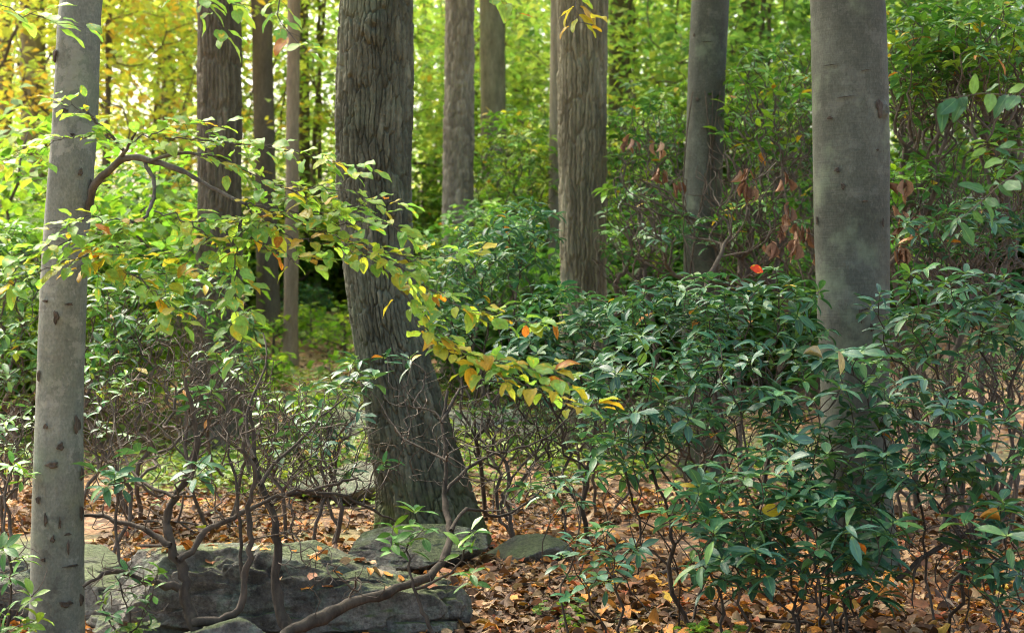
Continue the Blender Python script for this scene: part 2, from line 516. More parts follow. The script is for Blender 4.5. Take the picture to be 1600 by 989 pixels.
def grow(stems, tips, seg=.1, wob=.2, bias=.3, r_tip=.0022, expo=.42, r_max=.04, down=.8):
    """connect every tip to the nearest growing stem; returns per-stem mesh data and tip directions"""
    pos, par, pl, sid = [], [], [], []
    for s, st in enumerate(stems):
        prev = -1
        for i, q in enumerate(st):
            pos.append(q); par.append(prev); sid.append(s)
            pl.append(0 if prev < 0 else pl[prev] + np.linalg.norm(q - pos[prev]))
            prev = len(pos) - 1
    root = np.mean([st[0] for st in stems], axis=0)
    order = np.argsort(np.linalg.norm(tips - root, axis=1))
    tipnode = np.zeros(len(tips), int)
    cap = len(pos) + len(tips) * 60
    arr = np.zeros((cap, 3)); arr[:len(pos)] = pos
    pla = np.zeros(cap); pla[:len(pl)] = pl
    n = len(pos)
    first = min(2, n - 1)
    for ti in order:
        t = tips[ti]
        d = np.linalg.norm(arr[:n] - t, axis=1)
        cost = d + bias * pla[:n] + down * np.clip(arr[:n, 2] - t[2] + .3 * d, 0, None)
        b = int(np.argmin(cost))
        p0 = arr[b].copy()
        ln = max(d[b], 1e-4)
        pd = norm(p0 - arr[par[b]]) if par[b] >= 0 else UP
        k = int(min(40, max(2, math.ceil(ln / seg))))
        c1 = p0 + pd * ln * .3 + rng.normal(0, .08, 3) * ln
        c2 = t - UP * ln * .18 - norm(t - p0) * ln * .15 + rng.normal(0, .06, 3) * ln
        u = np.linspace(0, 1, k + 1)[1:, None]
        Q = (1 - u) ** 3 * p0 + 3 * u * (1 - u) ** 2 * c1 + 3 * u * u * (1 - u) * c2 + u ** 3 * t
        if k > 2:
            Q[:-1] += rng.normal(0, wob * ln / k * .5, (k - 1, 3))
        prev = b
        for q in Q:
            par.append(prev); sid.append(sid[b]); arr[n] = q
            pla[n] = pla[prev] + np.linalg.norm(q - arr[prev])
            prev = n; n += 1
        tipnode[ti] = prev
    par = np.array(par); sid = np.array(sid); arr = arr[:n]
    cnt = np.zeros(n); 
    haschild = np.zeros(n, bool); haschild[par[par >= 0]] = True
    cnt[~haschild] = 1
    best = np.full(n, -1); bc = np.zeros(n)
    for i in range(n - 1, -1, -1):
        p = par[i]
        if p >= 0:
            cnt[p] += cnt[i]
            if cnt[i] > bc[p]:
                bc[p] = cnt[i]; best[p] = i
    R = np.minimum(r_tip * cnt ** expo, r_max)
    meshes = {}
    for i in range(n):
        p = par[i]
        if p >= 0 and best[p] == i:
            continue
        ch = [p] if p >= 0 else []
        c = i
        while c >= 0:
            ch.append(c); c = best[c]
        if len(ch) < 2:
            continue
        rr = R[ch].copy()
        if p >= 0:
            rr[0] = rr[1]
        rr[-1] *= .6
        ns = 8 if rr[0] > .012 else (5 if rr[0] > .004 else 3)
        meshes.setdefault(int(sid[i]), []).append(tube(arr[ch], rr, ns))
    dirs = norm(arr[tipnode] - arr[par[tipnode]])
    return {s: join(m) for s, m in meshes.items()}, dirs, arr[tipnode]


# ------------------------------------------------------------------ the forest floor
def axis(lo, hi, near_lo, near_hi, step, g):
    a = [near_lo]
    while a[-1] < near_hi:
        a.append(a[-1] + step)
    s = step
    while a[-1] < hi:
        s *= g; a.append(a[-1] + s)
    s = step; b = [near_lo]
    while b[-1] > lo:
        s *= g; b.append(b[-1] - s)
    return np.array(b[:0:-1] + a)


xs = axis(-450, 450, -5, 6, .09, 1.12); ys = axis(-60, 600, 4.5, 15, .09, 1.08)
GX, GY = np.meshgrid(xs, ys)
GZ = gz(GX, GY)
nx, ny = len(xs), len(ys)
i_, j_ = np.meshgrid(np.arange(ny - 1), np.arange(nx - 1), indexing='ij')
a_ = (i_ * nx + j_).ravel()
ground = link('ground', new_mesh('ground', np.stack([GX, GY, GZ], -1).reshape(-1, 3), np.stack([a_, a_ + 1, a_ + nx + 1, a_ + nx], 1), M['ground']))
ground['kind'] = 'structure'
ground['label'] = 'forest floor covered in brown and orange fallen leaves'

# ------------------------------------------------------------------ leaf litter
LITCOL = np.array([(.20, .095, .035), (.42, .17, .03), (.27, .165, .075), (.36, .24, .125), (.13, .065, .03), (.085, .045, .024), (.48, .25, .03), (.21, .125, .062), (.42, .31, .19), (.40, .10, .025)])
LITW = np.array([.16, .16, .14, .09, .13, .12, .05, .06, .05, .04])


def litter(n, y0, y1, power=1.0):
    y = y0 + (y1 - y0) * rng.random(n) ** power
    x = (rng.random(n) * 2 - 1) * (.40 * y + .6)
    z = gz(x, y) + .008 + rng.random(n) ** 2 * .03
    th = rng.random(n) * 2 * np.pi
    X = np.stack([np.cos(th), np.sin(th), rng.normal(0, .22, n)], 1)
    N = np.stack([rng.normal(0, .34, n), rng.normal(0, .34, n), np.ones(n)], 1)
    L = rng.uniform(.03, .085, n); W = rng.uniform(.75, 1.25, n)
    c = LITCOL[rng.choice(len(LITCOL), n, p=LITW)] * rng.uniform(.75, 1.2, (n, 1))
    damp = smooth((fbm(x * .8 + 5, y * .8, oct=3, seed=61) + .25) / .45)      # damp rotted patches among fresh leaves
    c = c * (.5 + .6 * damp)[:, None]
    return np.stack([x, y, z], 1), X, N, L, W, c


parts_ = []
allp = [litter(27000, 5.0, 10.5), litter(20000, 10.5, 20), litter(12000, 20, 42)]
# drifts and thinner places where the dark soil shows
allp = [[q[fbm(a[0][:, 0] * 1.1, a[0][:, 1] * 1.1, oct=3, seed=31) > -.28] for q in a] for a in allp]
P_, X_, N_, L_, W_, C_ = [np.concatenate([a[k] for a in allp]) for k in range(6)]
ti_ = np.where(P_[:, 1] > 10.5, 4, rng.integers(0, 4, len(P_)))
Vs, Fs, Us, Cs, off = [], [], [], [], 0
Xn = norm(X_); Yn = norm(np.cross(N_, Xn)); Zn = np.cross(Xn, Yn)
for t in range(5):
    s = np.where(ti_ == t)[0]
    Vt, Ft, Ut = LIT[t] if t < 4 else LOWB
    V = P_[s, None] + L_[s, None, None] * (Vt[None, :, 0, None] * Xn[s, None] + Vt[None, :, 1, None] * W_[s, None, None] * Yn[s, None] + Vt[None, :, 2, None] * Zn[s, None])
    Vs.append(V.reshape(-1, 3)); Fs.append((Ft[None] + (np.arange(len(s)) * len(Vt))[:, None, None]).reshape(-1, 4) + off)
    Us.append(np.tile(Ut, (len(s), 1))); Cs.append(np.repeat(C_[s], len(Vt), 0)); off += len(Vs[-1])
lo = link('leaf_litter', new_mesh('leaf_litter', np.concatenate(Vs), np.concatenate(Fs), M['litter'], np.concatenate(Us), np.concatenate(Cs)))
lo['kind'] = 'stuff'; lo['category'] = 'leaf litter'; lo['label'] = 'layer of dry brown, tan and orange fallen leaves covering the ground'

# ------------------------------------------------------------------ rocks
def rock(name, label, c, size, planes, seed, mat, group=None, res=48, top=None, rough=.05, undercut=None):
    r = np.random.default_rng(seed)
    # cube-sphere directions
    t = np.tan(np.linspace(-1, 1, res + 1) * np.pi / 4)
    V, F, off = [], [], 0
    for ax in range(3):
        for sg in (-1, 1):
            A, B = np.meshgrid(t, t, indexing='ij')
            d = np.zeros(A.shape + (3,)); d[..., ax] = sg; d[..., (ax + 1) % 3] = A * sg; d[..., (ax + 2) % 3] = B
            V.append(norm(d).reshape(-1, 3))
            i, j = np.meshgrid(np.arange(res), np.arange(res), indexing='ij'); a = (i * (res + 1) + j).ravel() + off
            F.append(np.stack([a, a + res + 1, a + res + 2, a + 1], 1)); off += (res + 1) ** 2
    D = np.concatenate(V); F = np.concatenate(F)
    nrm = norm(r.normal(0, 1, (planes, 3))); dist = r.uniform(.62, 1.0, planes)
    if top is not None:
        nrm = np.concatenate([nrm, norm(np.array([q[:3] for q in top]))]); dist = np.concatenate([dist, [q[3] for q in top]])
    dot = D @ nrm.T
    rr = np.min(np.where(dot > .05, dist[None] / np.maximum(dot, .05), 9), axis=1)
    rr = np.minimum(rr, 1.25)
    q = D * rr[:, None]
    q = q * (1 + rough * fbm(q[:, 0] * 2.2 + seed, q[:, 1] * 2.2, q[:, 2] * 2.2, 3, seed)[:, None])
    cr = np.exp(-(fbm(q[:, 0] * 1.6 + 9, q[:, 1] * 1.6, q[:, 2] * 2.6, 4, seed + 11) / .035) ** 2)
    q = q * (1 - rough * .9 * cr[:, None])
    q = q * (1 + .4 * rough * fbm(q[:, 0] * 9, q[:, 1] * 9, q[:, 2] * 14, 5, seed + 5)[:, None])
    if undercut:
        zl = undercut + .22 * fbm(q[:, 0] * 1.5, q[:, 0] * 0 + 3.3, None, 3, seed)
        sc_ = smooth((zl - q[:, 2]) / .07) * (q[:, 1] < 0)
        q[:, 1] *= 1 - .38 * sc_
    q = q * np.asarray(size)
    o = link(name, new_mesh(name, q, F, mat))
    o.location = tuple(c)
    o['label'] = label; o['category'] = 'rock'
    if group:
        o['group'] = group
    return o


def rock_at(name, label, px, py, d, w_px, h_px, depth, planes, seed, mat, **kw):
    c = at(px, py, d)
    return rock(name, label, c, (w_px / 2 * d / FPX * 1.12, depth / 2, h_px / 2 * d / FPX * 1.12), planes, seed, mat, **kw)


BOULDER = rock_at('boulder', 'large lichened grey boulder with an overhanging dark ledge beneath the bare crooked laurel', 440, 995, 6.35, 575, 320, .8, 10, 5, M['rock_dark'], res=130, rough=.10, undercut=.15,
        top=[(-.12, .1, 1, .80), (.42, -.1, .9, .70), (.1, -1, .22, .55), (-.35, -1, .1, .56), (.5, -.8, .3, .68), (-.8, -.3, .4, .8), (.25, -.7, .65, .70), (1, -.2, .35, .85)])
rock_at('boulder', 'low grey-green boulder behind the foot of the pale leaning beech', 60, 940, 6.9, 300, 170, .9, 14, 8, M['rock'], res=60, rough=.06)
rock_at('boulder', 'low mossy rock slab at the foot of the large boulder under the crooked laurel stems', 330, 1035, 5.75, 230, 120, .5, 14, 21, M['rock'], res=50, rough=.05)
rock_at('boulder', 'pointed brown-grey boulder on the leaf litter beyond the bulging base of the leaning oak', 835, 705, 12.5, 150, 90, .8, 10, 31, M['rock'], res=40, rough=.06, top=[(-.7, -.4, .5, .55), (.5, -.2, .9, .6)])
rock_at('boulder', 'flat pale green lichened rock slab just behind the leaning oak', 730, 672, 13.6, 150, 70, 1.2, 10, 33, M['rock_pale'], res=36, rough=.04)
rock_at('boulder', 'grey rock lying half sunk in leaves beside the leaning oak trunk', 530, 762, 10.3, 150, 60, .8, 10, 35, M['rock_pale'], res=36, rough=.05)
rock_at('boulder', 'pale flat rock among green ground plants near the dark furrowed trunk', 545, 668, 13.5, 140, 46, .9, 10, 37, M['rock_pale'], res=30, rough=.04)
rock_at('boulder', 'small flat stone beside the oak roots among orange leaves', 820, 868, 8.0, 110, 50, .4, 10, 39, M['rock'], res=30, rough=.05)
rock_at('boulder', 'mossy flat stone between the large boulder and the oak roots', 660, 862, 7.7, 190, 60, .5, 10, 41, M['rock'], res=34, rough=.05)

# ------------------------------------------------------------------ tree trunks
def trunk_surface(centre, radius, zs, nseg, bark, seed, flare=0.0, flare_h=.35, lobes=5, base=None, stub=None):
    """centre(z)->(x,y), radius(z); returns V (local to base) and F, plus the radius lookup"""
    th = np.linspace(0, 2 * np.pi, nseg, endpoint=False)
    Z, TH = np.meshgrid(zs, th, indexing='ij')
    R = np.interp(Z, zs, radius)
    zb = zs[0] + .12
    fl = np.exp(-np.clip(Z - zb, 0, None) / flare_h) * flare
    R = R * (1 + fl * (1 + .45 * np.cos(lobes * TH + seed) + .25 * np.cos((lobes - 2) * TH + 2 * seed)))
    Rm = float(np.median(radius))
    circ = 2 * np.pi * Rm
    cx, sx = np.cos(TH), np.sin(TH)
    if bark in ('oak', 'ridged', 'red'):
        cw, chh, amp = {'oak': (.031, .24, .030), 'ridged': (.034, .34, .028), 'red': (.042, .15, .022)}[bark]
        N = max(8, int(round(circ / cw)))
        kx = circ / (2 * np.pi)                       # metres round the trunk, so the noise is isotropic
        X3, Y3 = cx * kx, sx * kx
        wa = .55 * fbm(X3 * 6, Y3 * 6, Z * 3.0, 2, seed) + .42 * fbm(X3 * 22, Y3 * 22, Z * 13, 3, seed + 1)
        wb = .5 * fbm(X3 * 9, Y3 * 9, Z * 5, 3, seed + 7) + .22 * fbm(X3 * 40, Y3 * 40, Z * 30, 2, seed + 8)
        a = TH / (2 * np.pi) * N + wa; b = Z / chh + wb
        F1, F2, v = voro(a, b, N, seed)
        e = np.clip((F2 - F1 - .02) / (.17 if bark == 'oak' else .26), 0, 1) ** .8
        G1, G2, gv = voro(a * 2 + .6 * wb, b * 1.7, N * 2, seed + 21)
        e = e * (.72 + .28 * np.clip((G2 - G1) / .22, 0, 1))
        fa = b - np.floor(b)
        crack = np.clip(np.abs(fbm(X3 * 16, Y3 * 16, Z * 34, 3, seed + 3)) / .10, 0, 1)      # cross cracks
        disp = amp * (e * (.62 + .6 * v) - .62) + .004 * (crack - 1) * e
        disp += .006 * e * fbm(X3 * 30, Y3 * 30, Z * 12, 3, seed + 4) + .003 * fbm(X3 * 90, Y3 * 90, Z * 60, 2, seed + 5)
        disp += .02 * fbm(cx * 1.2, sx * 1.2, Z * .8, 2, seed + 9)
    elif bark == 'beech':
        disp = .010 * fbm(cx * 1.3, sx * 1.3, Z * 1.1, 3, seed) + .0016 * fbm(cx * 3, sx * 3, Z * 38, 3, seed + 2)
    else:
        disp = .02 * Rm / .15 * fbm(cx * 2.5, sx * 2.5, Z * 1.5, 4, seed)
    if stub is not None:
        for (zk, tk, s, h) in stub:
            dt = np.angle(np.exp(1j * (TH - tk)))
            disp = disp + h * np.exp(-((Z - zk) ** 2 / s ** 2 + (dt * Rm) ** 2 / s ** 2)) - 1.1 * h * np.exp(-((Z - zk) ** 2 + (dt * Rm) ** 2) / (s * .4) ** 2)
    R = R + disp
    C = np.stack([np.interp(zs, zs, centre[:, 0]), np.interp(zs, zs, centre[:, 1])], 1)
    V = np.stack([C[:, 0:1] + R * cx, C[:, 1:2] + R * sx, Z], -1).reshape(-1, 3)
    k = len(zs)
    i = np.arange(k - 1)[:, None] * nseg; j = np.arange(nseg)[None]; j2 = (j + 1) % nseg
    F = np.stack([i + j, i + j2, i + nseg + j2, i + nseg + j], -1).reshape(-1, 4)
    tone = np.ones(len(V))
    if bark in ('oak', 'ridged', 'red'):
        tone = (.72 + .55 * v + .25 * fbm(X3 * 25, Y3 * 25, Z * 9, 3, seed + 6)).reshape(-1)
    return V, F, np.repeat(tone[:, None], 3, 1)


class Trunk:
    def __init__(self, name, label, samples, d, bark, mat, height=10, nseg=96, step=.012, seed=1, flare=.3, flare_h=.3, group=None, cat='tree', z_vis=None, stub=None, root_drop=.15):
        pts = [at(px, py, d) for px, py, w in samples]
        rad = np.array([w / 2 * d / FPX for _, _, w in samples])
        pts = np.array(pts); o = np.argsort(pts[:, 2]); pts, rad = pts[o], rad[o]
        pts[:, 1] = d
        # extend to the ground and up to the crown
        s0 = (pts[1] - pts[0]) / (pts[1, 2] - pts[0, 2])
        zb = float(gz(pts[0, 0], pts[0, 1])) - root_drop
        lo_ = pts[0] + s0 * (zb - pts[0, 2]) if zb < pts[0, 2] else None
        s1 = (pts[-1] - pts[-2]) / (pts[-1, 2] - pts[-2, 2])
        tops = []
        q = pts[-1]; rr = rad[-1]
        while q[2] < height:
            q = q + np.array([s1[0] * .8, 0, 1.]) * .7; s1 = s1 * .8; rr *= .955
            tops.append((q, rr))
        P = list(pts); Rr = list(rad)
        if lo_ is not None:
            P = [lo_] + P; Rr = [rad[0] * 1.04] + Rr
        P += [a for a, b in tops]; Rr += [b for a, b in tops]
        P = np.array(P); Rr = np.array(Rr)
        zt = z_vis if z_vis else float(at(0, -40, d)[2])
        zs = np.concatenate([np.arange(P[0, 2], zt, step), np.linspace(zt, P[-1, 2], 24)])
        cx = np.interp(zs, P[:, 2], P[:, 0]); rs = np.interp(zs, P[:, 2], Rr)
        kk = max(3, int(.30 / step)) | 1                     # soften the corners of the axis
        for _ in range(2):
            pad = np.pad(cx, kk // 2, mode='reflect', reflect_type='odd'); cx = np.convolve(pad, np.ones(kk) / kk, 'valid')
            pad = np.pad(rs, kk // 2, mode='edge'); rs = np.convolve(pad, np.ones(kk) / kk, 'valid')
        self.zs, self.cx, self.rs, self.d = zs, cx, rs, d
        self.base = np.array([cx[0], d, zs[0]])
        self.root = thing(name, label, cat, self.base, group)
        V, F, tone = trunk_surface(np.stack([cx, np.full(len(cx), float(d))], 1), rs, zs, nseg, bark, seed, flare, flare_h, stub=stub)
        self.obj = link('trunk', new_mesh('trunk', V - self.base, F, mat, col=tone), self.root)
        self.top = np.array([cx[-1], d, zs[-1]]); self.rtop = rs[-1]

    def surf(self, px, py):
        """angle round the trunk (0 = towards the camera) and height of a pixel on its face"""
        z = float(at(px, py, self.d)[2]); c = np.interp(z, self.zs, self.cx); r = np.interp(z, self.zs, self.rs)
        x = at(px, py, self.d - r)[0]
        return math.asin(max(-.97, min(.97, (x - c) / r))), z, c, r

    def mark(self, px, py, w, h, name='scar', tilt=0., bulge=.004, rag=.25, seed=0):
        ph, z, c, r = self.surf(px, py)
        k = self.d / FPX
        W, H = w * k / 2 * .8, h * k / 2 * .85
        nr, na = 4, 18
        V, F = [], []
        for i in range(nr + 1):
            t = i / nr
            for a in range(na):
                an = a * 2 * math.pi / na
                g = 1 + rag * math.sin(an * 3 + seed) * .6 + rag * math.sin(an * 5 + 2.1 * seed) * .5
                u = t * W * math.cos(an) * g; v = t * H * math.sin(an) * g
                u, v = u * math.cos(tilt) - v * math.sin(tilt), u * math.sin(tilt) + v * math.cos(tilt)
                zz = z + v
                cc = np.interp(zz, self.zs, self.cx); r2 = np.interp(zz, self.zs, self.rs)
                lift = bulge * (.4 + 1.2 * t if t < .75 else 1.3 - (t - .75) * 8)
                an2 = ph + u / r
                rr = r2 + .009 + lift
                V.append((cc + rr * math.sin(an2), self.d - rr * math.cos(an2), zz))
        for i in range(nr):
            for a in range(na):
                b = (a + 1) % na
                F.append((i * na + a, i * na + b, (i + 1) * na + b, (i + 1) * na + a))
        link(name, new_mesh(name, np.array(V) - self.base, F, M['scar']), self.root)


def crown_leaves(centres, n_each, spread, flat, size, palette, pw, seed, tilt=.45):
    r = np.random.default_rng(seed)
    k = len(centres)
    n = k * n_each
    idx = np.repeat(np.arange(k), n_each)
    g = r.normal(0, 1, (n, 3)) * np.array([spread, spread, spread * flat])
    pos = centres[idx] + g
    th = r.random(n) * 2 * np.pi
    X = np.stack([np.cos(th), np.sin(th), r.normal(-.25, .35, n)], 1)
    N = np.stack([r.normal(0, tilt, n), r.normal(0, tilt, n), np.ones(n)], 1)
    L = r.uniform(.75, 1.3, n) * size; W = r.uniform(.8, 1.2, n)
    cb = r.choice(len(palette), k, p=pw)              # a clump shares a hue
    ci = np.where(r.random(n) < .6, cb[idx], r.choice(len(palette), n, p=pw))
    c = np.asarray(palette)[ci] * r.uniform(.75, 1.25, (n, 1))
    return pos, X, N, L, W, c


GREEN = [(.17, .34, .09), (.23, .40, .11), (.14, .28, .07), (.33, .45, .12)]
YG = [(.42, .55, .14), (.33, .51, .13), (.54, .58, .14), (.26, .45, .11)]
YEL = [(.52, .58, .11), (.64, .60, .10), (.42, .56, .11), (.70, .48, .09)]
LB_ = [(.075, .19, .035), (.05, .14, .035), (.11, .24, .035), (.17, .28, .04)]
LY_ = [(.18, .34, .035), (.26, .40, .04), (.12, .27, .03), (.34, .42, .05)]
CROWN_MESH = {}


def crown_mesh(key, palette, seed, h0, h1, rx, k, n_each, size, spread=.5, flat=.35):
    """crown + branches around a vertical axis (local coordinates, trunk at the origin)"""
    r = np.random.default_rng(seed)
    u = norm(r.normal(0, 1, (k, 3))); rad = r.random(k) ** .45
    q = u * rad[:, None]
    c = np.stack([q[:, 0] * rx, q[:, 1] * rx, (h0 + h1) / 2 + q[:, 2] * (h1 - h0) / 2], 1)
    pw = np.array([.35, .3, .2, .15])
    me = merge_leaves(KITE, *crown_leaves(c, n_each, spread, flat, size, palette, pw, seed), 'crown_foliage', M['crown'])
    st = np.stack([np.zeros(14), np.zeros(14), np.linspace(h0 * .55, h1 * .92, 14)], 1)
    m, _, _ = grow([st], c, seg=.4, wob=.25, bias=.15, r_tip=.008, expo=.45, r_max=.09, down=.5)
    br = new_mesh('branch_framework', m[0][0], m[0][1], M['far_bark'])
    CROWN_MESH[key] = (me, br)


for i, (pal, h0, h1, rx) in enumerate([(GREEN, 0, 5.0, 2.6), (YG, 0, 5.5, 2.9), (YEL, 0, 5.0, 2.8)]):
    crown_mesh(('high', i), pal, 50 + i, h0, h1, rx, 60, 30, .17, .55, .4)


def add_crown(tr, var, z0, rot=0., sc=1.0):
    me, br = CROWN_MESH[('high', var)]
    for nm, d in (('crown', me), ('branch_framework', br)):
        o = link(nm, d, tr.root)
        i = np.argmin(abs(tr.zs - z0))
        o.location = (tr.cx[i] - tr.base[0], 0, z0 - tr.base[2])
        o.rotation_euler = (0, 0, rot); o.scale = (sc, sc, sc)


T = {}
T['beech_l'] = Trunk('beech_tree', 'pale grey smooth leaning beech trunk with dark scars and a leafy side bough', [(128, 0, 65), (119, 200, 68), (102, 400, 68), (93, 600, 72), (88, 800, 78), (85, 985, 80)], 5.9, 'beech', M['beech'], 9.5, 110, .012, 3, .12, .3)
T['dark'] = Trunk('oak_tree', 'dark straight trunk with deep vertical furrows beyond the leafy beech bough', [(343, 0, 62), (345, 150, 66), (345, 330, 66), (341, 500, 68), (336, 650, 84)], 12.6, 'ridged', M['dark_ridged'], 12, 200, .014, 5, .3, .3)
T['oak'] = Trunk('oak_tree', 'thick leaning oak trunk with dark plated bark, a knot and a bulging mossy base', [(588, 0, 106), (586, 100, 112), (583, 220, 113), (585, 330, 110), (592, 430, 107), (604, 520, 108), (626, 610, 118), (648, 700, 130), (668, 780, 138), (674, 815, 140)], 8.6, 'oak', M['oak'], 11, 330, .007, 8, .26, .26,
                 stub=[(float(at(592, 55, 8.6)[2]), -math.pi / 2 + .05, .07, .045), (float(at(598, 575, 8.6)[2]), -math.pi / 2 - .3, .05, .02)])
T['grey'] = Trunk('oak_tree', 'slim upright reddish-grey trunk with rough scaly bark between two thicker oaks', [(719, 0, 43), (717, 200, 46), (716, 350, 47), (714, 600, 50)], 16.5, 'red', M['red'], 13, 100, .022, 12, .2, .3)
T['chest'] = Trunk('oak_tree', 'stout straight brown-grey trunk with long vertical bark ridges behind the laurels', [(908, 0, 78), (909, 150, 74), (909, 300, 71), (911, 445, 68), (913, 640, 72)], 12.3, 'ridged', M['ridged'], 12, 210, .014, 17, .2, .3)
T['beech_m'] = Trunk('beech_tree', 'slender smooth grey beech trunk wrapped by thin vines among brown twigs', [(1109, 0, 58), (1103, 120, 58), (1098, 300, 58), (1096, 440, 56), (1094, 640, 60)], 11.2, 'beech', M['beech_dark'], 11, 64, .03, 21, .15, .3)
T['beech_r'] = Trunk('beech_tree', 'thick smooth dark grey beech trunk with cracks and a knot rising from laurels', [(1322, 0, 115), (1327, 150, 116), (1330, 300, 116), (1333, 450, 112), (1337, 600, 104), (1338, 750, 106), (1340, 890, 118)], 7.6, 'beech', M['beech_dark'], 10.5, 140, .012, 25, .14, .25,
                      stub=[(float(at(1374, 178, 7.6)[2]), -math.pi / 2 + .80, .03, .03)])
for k_, v_, z_, r_ in (('beech_l', 0, 5.5, .3), ('dark', 1, 7.0, 1.), ('oak', 1, 5.6, 2.), ('grey', 2, 8., 3.), ('chest', 1, 6.8, 4.), ('beech_m', 0, 6.6, 5.), ('beech_r', 0, 5.2, .9)):
    add_crown(T[k_], v_, z_, r_)

# scars on the left beech, cracks on the right one
for i, (px, py, w, h) in enumerate([(88, 92, 12, 26), (88, 495, 10, 24), (112, 662, 15, 30), (71, 663, 9, 9), (92, 694, 13, 14), (80, 722, 22, 12), (60, 585, 5, 22), (118, 800, 7, 26), (70, 806, 6, 22), (90, 812, 5, 20), (80, 836, 8, 12), (66, 868, 8, 8), (58, 776, 8, 14), (97, 938, 24, 11), (117, 936, 12, 20), (104, 178, 13, 7), (124, 272, 8, 14), (106, 475, 14, 5), (72, 470, 12, 5), (115, 215, 8, 5), (136, 300, 14, 40), (120, 740, 7, 22), (100, 830, 12, 5), (104, 880, 30, 4), (100, 850, 4, 26)]):
    T['beech_l'].mark(px, py, w, h, seed=i, rag=.35)
for i, (px, py, w, h, tl) in enumerate([(1374, 176, 16, 34, .1), (1320, 160, 34, 1.2, .1), (1300, 190, 12, 6, 0), (1310, 270, 10, 10, .2), (1318, 295, 8, 12, 0), (1350, 318, 12, 3, .1), (1352, 462, 40, 2.5, -.2), (1352, 482, 24, 3, .2), (1345, 492, 6, 24, .1), (1362, 510, 8, 14, .3), (1370, 240, 4, 4, 0), (1376, 4, 10, 10, .4), (1340, 640, 40, 2, .1), (1300, 110, 30, 1, .05), (1380, 350, 5, 16, 0), (1284, 345, 5, 16, 0), (1350, 120, 20, 1, .2)]):
    T['beech_r'].mark(px, py, w, h, name='bark_crack' if h < 6 or w < 8 else 'scar', tilt=tl, seed=i * 1.7, rag=.3, bulge=.003)
for i, (px, py, w, h) in enumerate([(1104, 72, 22, 1.4), (1090, 160, 7, 7), (1100, 205, 16, 1.2), (1086, 60, 5, 6)]):
    T['beech_m'].mark(px, py, w, h, name='bark_crack', seed=i, bulge=.003)

# plain far trunks, each a tree with its own crown
def far_tree(label, px, d, w_px, var, lean=0., mat='far_bark', height=13, z0=7.5, name='tree', sc=1.25, crown=True, top_py=None):
    s = [(px + lean, 0, w_px), (px, 300, w_px * 1.03), (px - lean * .6, 480, w_px * 1.08)]
    if top_py is not None:
        s = [(px + lean, top_py, w_px * .8)] + s[1:]
    t = Trunk(name, label, s, d, 'far', M[mat], height, 20, .25, int(px) % 97, .2, .4, z_vis=min(height - .3, 6.0))
    if crown:
        add_crown(t, var, z0, px * .7, sc)
    return t


far_tree('slim dark grey trunk beside the bare pale snag', 416, 22, 32, 1, lean=-6)
far_tree('pale bare snag with peeled brown wood beside a slim dark trunk', 457, 18, 20, 1, lean=4, mat='snag', name='dead_tree', height=7.5, crown=False)
far_tree('thin dark trunk close behind the pale bare snag', 477, 28, 17, 2, lean=-2)
far_tree('dark trunk with rough bark ending in bright green brush, beyond the slim reddish-grey trunk', 772, 22, 40, 0, lean=-3, mat='ridged')
far_tree('slender brown-grey trunk in the gap between two dark oaks, sky behind it', 815, 32, 27, 1)
far_tree('reddish trunk half hidden behind the stout ridged oak', 872, 17, 28, 0, mat='red', lean=2)
far_tree('dim trunk rising through light green leaves beyond the stout ridged oak', 966, 26, 36, 0, lean=4)
far_tree('short view of a grey trunk between slender beech and thick beech', 1170, 27, 30, 0)
far_tree('reddish brown trunk within the yellow foliage behind the pale beech', 55, 24, 38, 2, mat='red')
far_tree('thin trunk among orange leaves behind the pale leaning beech', 10, 28, 20, 2, mat='red')
far_tree('dim trunk amid yellow leaves between the pale beech and the dark furrowed trunk', 265, 34, 22, 2)
far_tree('faint thin trunk in yellow leaves beside the dark furrowed trunk', 290, 40, 20, 2, lean=5)
far_tree('dim slim trunk in yellow-green leaves just behind the slim reddish-grey trunk', 668, 38, 18, 1)

# ------------------------------------------------------------------ understorey and far crowns
for i, (pal, h0, h1, rx) in enumerate([(GREEN, .6, 9, 3.4), (YG, .8, 11, 3.8), (YEL, 1.0, 11, 3.9), (YG, .5, 8, 3.0), (GREEN, .4, 6.5, 2.8)]):
    crown_mesh(('low', i), pal, 80 + i, h0, h1, rx, 118, 44, .165, .62, .3)
SAP_TRUNK = []
for h in (9, 10, 10, 7.5, 6):
    z = np.linspace(-.3, h * .92, 14)
    p = np.stack([.12 * np.sin(z * .7), .1 * np.cos(z * .9), z], 1)
    v, f = tube(p, np.linspace(.075, .012, 14), 7)
    SAP_TRUNK.append(new_mesh('trunk', v, f, M['far_bark']))
NEAR = [(60, 'the pale leaning beech'), (340, 'the dark furrowed trunk'), (457, 'the pale bare snag'), (590, 'the leaning oak'), (717, 'the slim reddish-grey trunk'), (910, 'the stout ridged oak'), (1100, 'the slender vine-wrapped beech'), (1330, 'the thick dark beech'), (1560, 'the oval-leaved sprig')]


def near(px):
    return min(NEAR, key=lambda q: abs(q[0] - px))[1]


WORD = ['green leafy', 'yellow-green', 'golden yellow', 'slim yellow-green', 'low green']


def understorey(px, d, var, rot=0., sc=1.0):
    p = at(px, 450, d)
    x, y = p[0], d
    t = thing('young_tree', WORD[var] + (' young tree in the woods beyond ' if d < 31 else ' young tree deep in the woods beyond ') + near(px), 'tree', (x, y, float(gz(x, y))), WORD[var] + ' young trees in the far woods')
    for nm, me in (('trunk', SAP_TRUNK[var]), ('crown', CROWN_MESH[('low', var)][0]), ('branch_framework', CROWN_MESH[('low', var)][1])):
        link(nm, me, t)
    t.rotation_euler = (0, 0, rot); t.scale = (sc, sc, sc)


